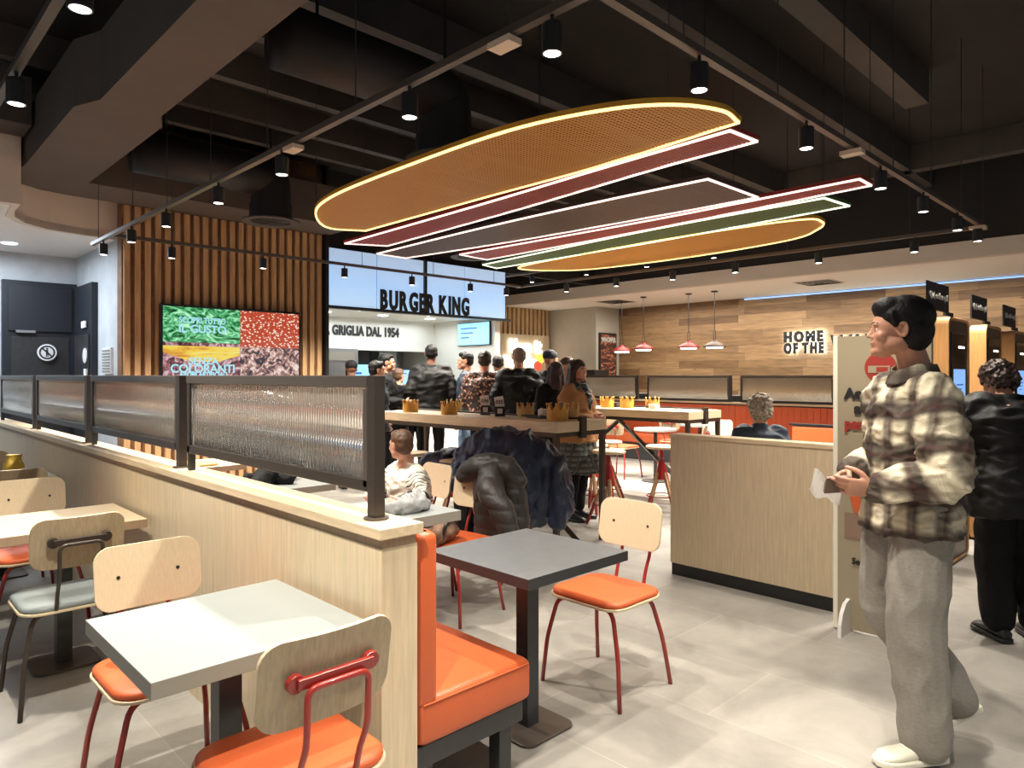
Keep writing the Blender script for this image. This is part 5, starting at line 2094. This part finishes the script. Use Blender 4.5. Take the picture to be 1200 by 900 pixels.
held('wallet', 'small dark grey wallet held in both hands of the person in plaid', 'wallet', obox(NB(), (-.085, .315, 1.075), (.15, 1, -.1), (1, -.1, .3), (-.3, 0, 1), .045, .009, .033), M['lampbrown'])
bm = NB()
for i in range(9):
    pass
rows = []
for i in range(10):
    r_ = []
    for k in range(6):
        u, v = i / 9, k / 5
        r_.append(bm.verts.new((-.09 + .05 * v, .285 + .12 * u, 1.085 - .09 * v + .05 * u * u + .012 * math.sin(u * 9 + v * 4))))
    rows.append(r_)
for i in range(9):
    for k in range(5):
        bm.faces.new((rows[i][k], rows[i + 1][k], rows[i + 1][k + 1], rows[i][k + 1]))
bmesh.ops.solidify(bm, geom=bm.faces[:], thickness=.0025)
held('paper_napkin', 'white paper leaflet folded in the hands of the person in plaid', 'paper', bm, M['paper'])

# ---- woman in black at the kiosks
person('person_at_kiosk', 'person in long black puffer coat bending at the kiosks, right edge, seen from behind', (4.82, .84, 0), -.9, 1.72,
       J=dict(head=(0, .17, 1.49), neck=(0, .09, 1.385), shL=(-.20, .05, 1.32), shR=(.20, .05, 1.32), elL=(-.31, .08, 1.06), elR=(.31, .08, 1.06), wrL=(-.18, .30, 1.10), wrR=(.18, .30, 1.10)),
       hair='hairdark', style='curly', top='blackpuffer', legs='blackcloth', wid=1.42, coat=.22, puff=2.4, baggy=1.5, head_pitch=-.5, head_yaw=.3, vox=.013, fold=1.2, fem=True)

# ---- queue at the counter
Q = 'people queuing at the counter'
person('queue_person', 'big person in black padded jacket seen from behind, centre of the queue', (5.84, 7.57, 0), -.6, 1.93, hair='hairblack', style='crop', skin='skin_dark', top='blackpuffer', legs='blackcloth', wid=1.30, puff=2.0, arms='pockets', vox=.016, fold=1, detail=0, group=Q)
person('queue_person', 'person in red-brown floral shirt seen from behind', (5.91, 6.56, 0), -.7, 1.81, hair='hairdark', style='short', skin='skin', top='floral', legs='blackcloth', wid=1.22, puff=1.9, arms='front', vox=.014, detail=0, fold=.7, group=Q)
person('queue_person', 'grey-haired person in dark navy jacket seen from behind', (6.0, 6.04, 0), -.75, 1.85, hair='hairgrey', style='crop', skin='skin_light', top='blackpuffer', legs='blackcloth', wid=1.18, puff=2.0, arms='pockets', vox=.014, detail=0, head_yaw=.25, group=Q)
person('queue_person', 'person in blue-grey jacket beside the glass post, face turned right', (4.75, 7.25, 0), -1.9, 1.68, hair='hairblack', style='short', skin='skin_light', top='navycloth', legs='blackcloth', puff=1.5, arms='pockets', vox=.014, wid=1.1, group=Q)
person('queue_person', 'person in black jacket, profile to the right, before the blue screens', (5.23, 7.75, 0), -2.2, 1.79, hair='hairblack', style='short', skin='skin', top='blackcloth', legs='blackcloth', puff=1.5, arms='front', vox=.013, wid=1.1, group=Q)
person('queue_person', 'bearded person in dark coat with grey shirt, facing left', (6.18, 7.24, 0), .75, 1.82, hair='hairblack', style='short', skin='skin', top='navycloth', legs='jeans', puff=1.4, vox=.013, head_yaw=.15, group=Q)
person('queue_person', 'person with dark cropped hair, only the head showing beside the neon sign', (6.63, 7.08, 0), -.7, 1.79, hair='hairblack', style='crop', skin='skin_dark', top='tan', legs='blackcloth', vox=.015, detail=0, group=Q)
person('queue_person', 'person in dark cap and green-black jacket in front of the neon sign', (6.44, 5.92, 0), -1.5, 1.82, hair='navycloth', style='cap', skin='skin_light', top='blackcloth', legs='blackcloth', puff=1.2, vox=.014, wid=.9, group=Q)
person('queue_person', 'person with short brown hair leaning forward behind the person in camel', (6.20, 5.42, 0), .8, 1.72, hair='hairbrown', style='crop', skin='skin', top='blackcloth', legs='blackcloth', vox=.015, head_pitch=-.35, wid=.95, group=Q)
person('queue_person', 'person with long dark hair seen from behind next to the person in camel', (5.84, 5.28, 0), -.5, 1.66, hair='hairdark', style='long', skin='skin', top='blackcloth', legs='blackcloth', vox=.013, detail=0, fem=True, group=Q)
person('queue_person', 'person with long blond hair mostly hidden behind the big person in black', (6.18, 8.4, 0), -.5, 1.62, hair='hairblond', style='long', skin='skin_light', top='tan', legs='blackcloth', vox=.015, detail=0, fem=True, group=Q)
person('queue_person', 'person in black with pale hood holding up a phone', (5.75, 8.22, 0), -1.3, 1.60, hair='hairbrown', style='short', skin='skin', top='blackcloth', legs='blackcloth', vox=.014, arms='front', group=Q)
person('queue_person', 'person in maroon top and black cap seen above the glass screen', (4.93, 8.12, 0), -.5, 1.70, hair='blackcloth', style='cap', skin='skin_dark', top='maroon', legs='blackcloth', vox=.015, detail=0, group=Q)


def scarf(t, j, s, Rm, C):
    nk = j['neck']
    bm = NB()
    rg = []
    for k in range(24):
        a = 2 * PI * k / 24
        c = nk + V((math.cos(a) * .085, math.sin(a) * .085 + .01, .0 - .02 * math.sin(a))) * s
        ball(bm, c, .045 * s, u=10, v=8)
    limb(bm, [nk + V((.02, .10, -.02)) * s, nk + V((.03, .16, -.16)) * s, nk + V((.02, .15, -.30)) * s], [.05 * s, .055 * s, .02 * s], 10, 3)
    me = remesh(bm, .009, 2)
    folds(me, .014, (22, 22, 30), 2)
    obj('scarf', me, M['scarf'], t)
    obj('hairband', tube(NB(), [C + Rm @ V((math.cos(a) * .086, -.012, .02 + math.sin(a) * .108)) * s for a in [PI * k / 16 for k in range(17)]], .006, 6), M['steel'], t, sm=True)


person('camel_coat_person', 'smiling person in camel coat, dark scarf and plaid skirt, profile to the right', (5.55, 4.72, 0), -2.95, 1.66, hair='hairdark', style='long', skin='skin', top='tan', legs='blackcloth', skirt='plaidskirt', wid=1.35, hs=1.08, puff=1.6,
       arms='front', vox=.011, fem=True, extra=scarf, head_yaw=-.15, coat=.10)

# ---- seated people
person('seated_person', 'curly grey-haired seated person in dark blue seen from behind above the oak divider', (6.08, 2.98, 0), -PI / 4 - .15, 1.74, hair='haircurl', style='curly', skin='skin_light', top='navycloth', legs='blackcloth', seated=True, vox=.012, detail=0, wid=1.28, arms='front', hs=1.12)
dup(c0, (5.98, 2.90, 0), -PI / 4 - .15, 'red-framed chair under the curly-haired person behind the oak divider', G)
person('child', 'child in white jumper with navy stripes leaning on the grey table', (2.72, 3.74, 0), PI / 2, 1.13,
       J=dict(head=(-.02, .15, 1.60 + .02), neck=(-.02, .08, 1.445), shL=(-.20, .08, 1.35), shR=(.16, .08, 1.35), pelvis=(0, -.03, .78), hipL=(-.09, 0, .76), hipR=(.09, 0, .76), elL=(-.40, .17, 1.15), elR=(.22, .28, 1.15), wrL=(-.42, .44, 1.14), wrR=(-.02, .52, 1.15),
              knL=(-.11, .38, .76), knR=(.11, .38, .76), anL=(-.11, .34, .34), anR=(.11, .34, .34)),
       hair='hairbrown', style='short', skin='skin_light', top='stripe', legs='jeans', vox=.008, hs=1.28, head_yaw=-1.5, wid=1.32, collar=True, puff=1.7)

# ================================================================== COATS AND SMALL THINGS


def coat_obj(name, label, blobs, m, vox, amp, fr, quilt=0):
    bm = NB()
    for pts, rad, flat, side in blobs:
        limb(bm, pts, rad, 16, 4, flat, side)
    me = remesh(bm, vox, 4)
    folds(me, amp, fr, len(label), True)
    folds(me, amp * .35, [f * 2.3 for f in fr], len(label) + 1, True)
    folds(me, amp * .16, [f * 5 for f in fr], len(label) + 1, False)
    if quilt:
        nr = [v.normal.copy() for v in me.vertices]
        for v, n in zip(me.vertices, nr):
            v.co += n * .008 * abs(math.sin(PI * (v.co.z + .03 * noise.noise(v.co * 5)) / quilt)) ** .5
    o = obj(name, me, m)
    return tag(o, label, 'jacket')


# navy coat slumped over the hidden chair
coat_obj('navy_coat', 'large navy coat heaped over a chair beside the near high table leg',
         [([(3.62, 4.28, .86), (3.72, 4.05, .95), (3.86, 3.82, .94), (3.98, 3.58, .80)], [.09, .13, .14, .09], 1, None),
          ([(3.86, 3.82, .92), (3.86, 3.78, .70), (3.86, 3.76, .48)], [.15, .20, .18], 1, None),
          ([(3.70, 4.05, .90), (3.70, 4.0, .66), (3.74, 3.92, .46)], [.12, .17, .13], 1, None),
          ([(3.66, 4.24, .88), (3.50, 4.20, .74), (3.38, 4.10, .68)], [.09, .075, .06], 1, None),
          ([(3.98, 3.62, .82), (3.98, 3.55, .60), (3.92, 3.52, .40)], [.09, .10, .07], 1, None)], M['navy'], .010, .036, (5.5, 5.5, 2.6))
coat_obj('navy_jacket', 'navy jacket draped over a bar stool left of the big coat',
         [([(4.10, 4.78, .70), (4.10, 4.90, .775), (4.10, 5.06, .78), (4.10, 5.20, .68)], [.04, .06, .06, .05], 1, None),
          ([(4.02, 4.82, .72), (3.98, 4.74, .56), (3.96, 4.70, .42)], [.06, .09, .06], 1, None),
          ([(3.98, 4.98, .755), (3.90, 5.12, .72), (3.88, 5.2, .60)], [.055, .06, .05], 1, None)], M['navy'], .012, .016, (9, 9, 8))
coat_obj('puffer_jacket', 'dark grey puffer jacket hung on a red-framed chair back',
         [([(3.00, 3.54, .84), (3.04, 3.42, .90), (3.12, 3.28, .89), (3.18, 3.20, .82)], [.045, .075, .085, .06], 1, None),
          ([(3.10, 3.40, .84), (3.12, 3.38, .62), (3.14, 3.36, .34)], [.10, .135, .13], 1, None),
          ([(3.16, 3.26, .84), (3.18, 3.24, .62), (3.18, 3.24, .36)], [.08, .10, .10], 1, None),
          ([(3.02, 3.30, .86), (2.95, 3.20, .76), (2.95, 3.10, .64), (2.97, 3.05, .53)], [.075, .078, .066, .056], 1, None)], M['darkgrey'], .008, .014, (5, 5, 3), .085)
coat_obj('black_jacket', 'black jacket hanging below the jacket chair, beside the orange seat',
         [([(3.13, 3.70, .70), (3.15, 3.70, .48), (3.15, 3.68, .30)], [.05, .08, .08], 1, None)], M['blackcloth'], .012, .014, (9, 9, 5))
# grey knit hat and cloth on the child's table
bm = NB()
limb(bm, [(2.12, 3.14, .785), (2.24, 3.10, .79), (2.36, 3.12, .785)], [.035, .045, .035], 12, 4)
limb(bm, [(2.34, 3.12, .80), (2.36, 3.18, .86)], [.035, .010], 10, 3)
limb(bm, [(2.30, 3.20, .785), (2.42, 3.22, .785)], [.035, .03], 10, 3)
me = remesh(bm, .007, 3)
folds(me, .012, (24, 24, 30), 4)
tag(obj('knit_hat', me, mat('grey_knit', (.30, .31, .31), .9, bump=.5, bscale=150)), 'crumpled grey knit hat lying on the grey table by the child', 'hat')
tag(obj('paper_sheet', obox(NB(), (2.12, 3.35, .757), (1, .3, 0), (-.3, 1, 0), (0, 0, 1), .13, .09, .003), M['paper']), 'white sheet of paper under the child\'s hand on the grey table', 'paper')
# bag on the orange seat
bg = thing('handbag', 'small tan and black bag lying on the orange chair seat', 'bag', (0, 0, 0))
bm = NB()
limb(bm, [(2.62, 3.33, .53), (2.70, 3.36, .55), (2.78, 3.40, .53)], [.055, .07, .055], 12, 3)
me = remesh(bm, .008, 3)
folds(me, .012, (16, 16, 16), 3)
obj('bag_body', me, mat('tan_nylon', (.30, .19, .12), .6, var=.6, vscale=14, col2=(.08, .02, .02)), bg)
obj('strap', tube(NB(), [(2.62, 3.29, .52), (2.64, 3.28, .60), (2.72, 3.31, .63), (2.78, 3.36, .60), (2.80, 3.36, .52)], .012, 8, .03), M['black'], bg, sm=True)
gb = thing('bottle', 'small green bottle standing on the floor below the navy coat', 'bottle', (4.05, 3.72, 0))
obj('bottle_body', lathe(NB(), [(.001, 0), (.035, 0), (.037, .12), (.014, .17), (.014, .19), (.001, .19)], (0, 0, 0), 18), M['green'], gb, sm=True)
obj('bottle_cap', lathe(NB(), [(.001, .19), (.016, .19), (.016, .21), (.001, .21)], (0, 0, 0), 14), M['white_plastic'], gb)

coat_obj('black_coat', 'black coat lying on the grey table behind the glass screens',
         [([(1.98, 4.42, .79), (2.15, 4.60, .82), (2.38, 4.72, .79)], [.045, .07, .04], 1, None), ([(2.05, 4.72, .785), (2.25, 4.50, .79)], [.04, .04], 1, None)], M['blackcloth'], .010, .012, (9, 9, 9))
tag(obj('food_tray', cushion(NB(), 1.95, 2.30, 5.86, 6.16, .7505, .768, .006), M['crownin']), 'tan food tray on the oak-topped table behind the third glass screen', 'tray')
tag(obj('paper_sheet', box(NB(), 1.92, 2.05, 4.70, 4.88, .7505, .753), M['paper']), 'white sheet of paper beside the black coat on the table', 'paper')
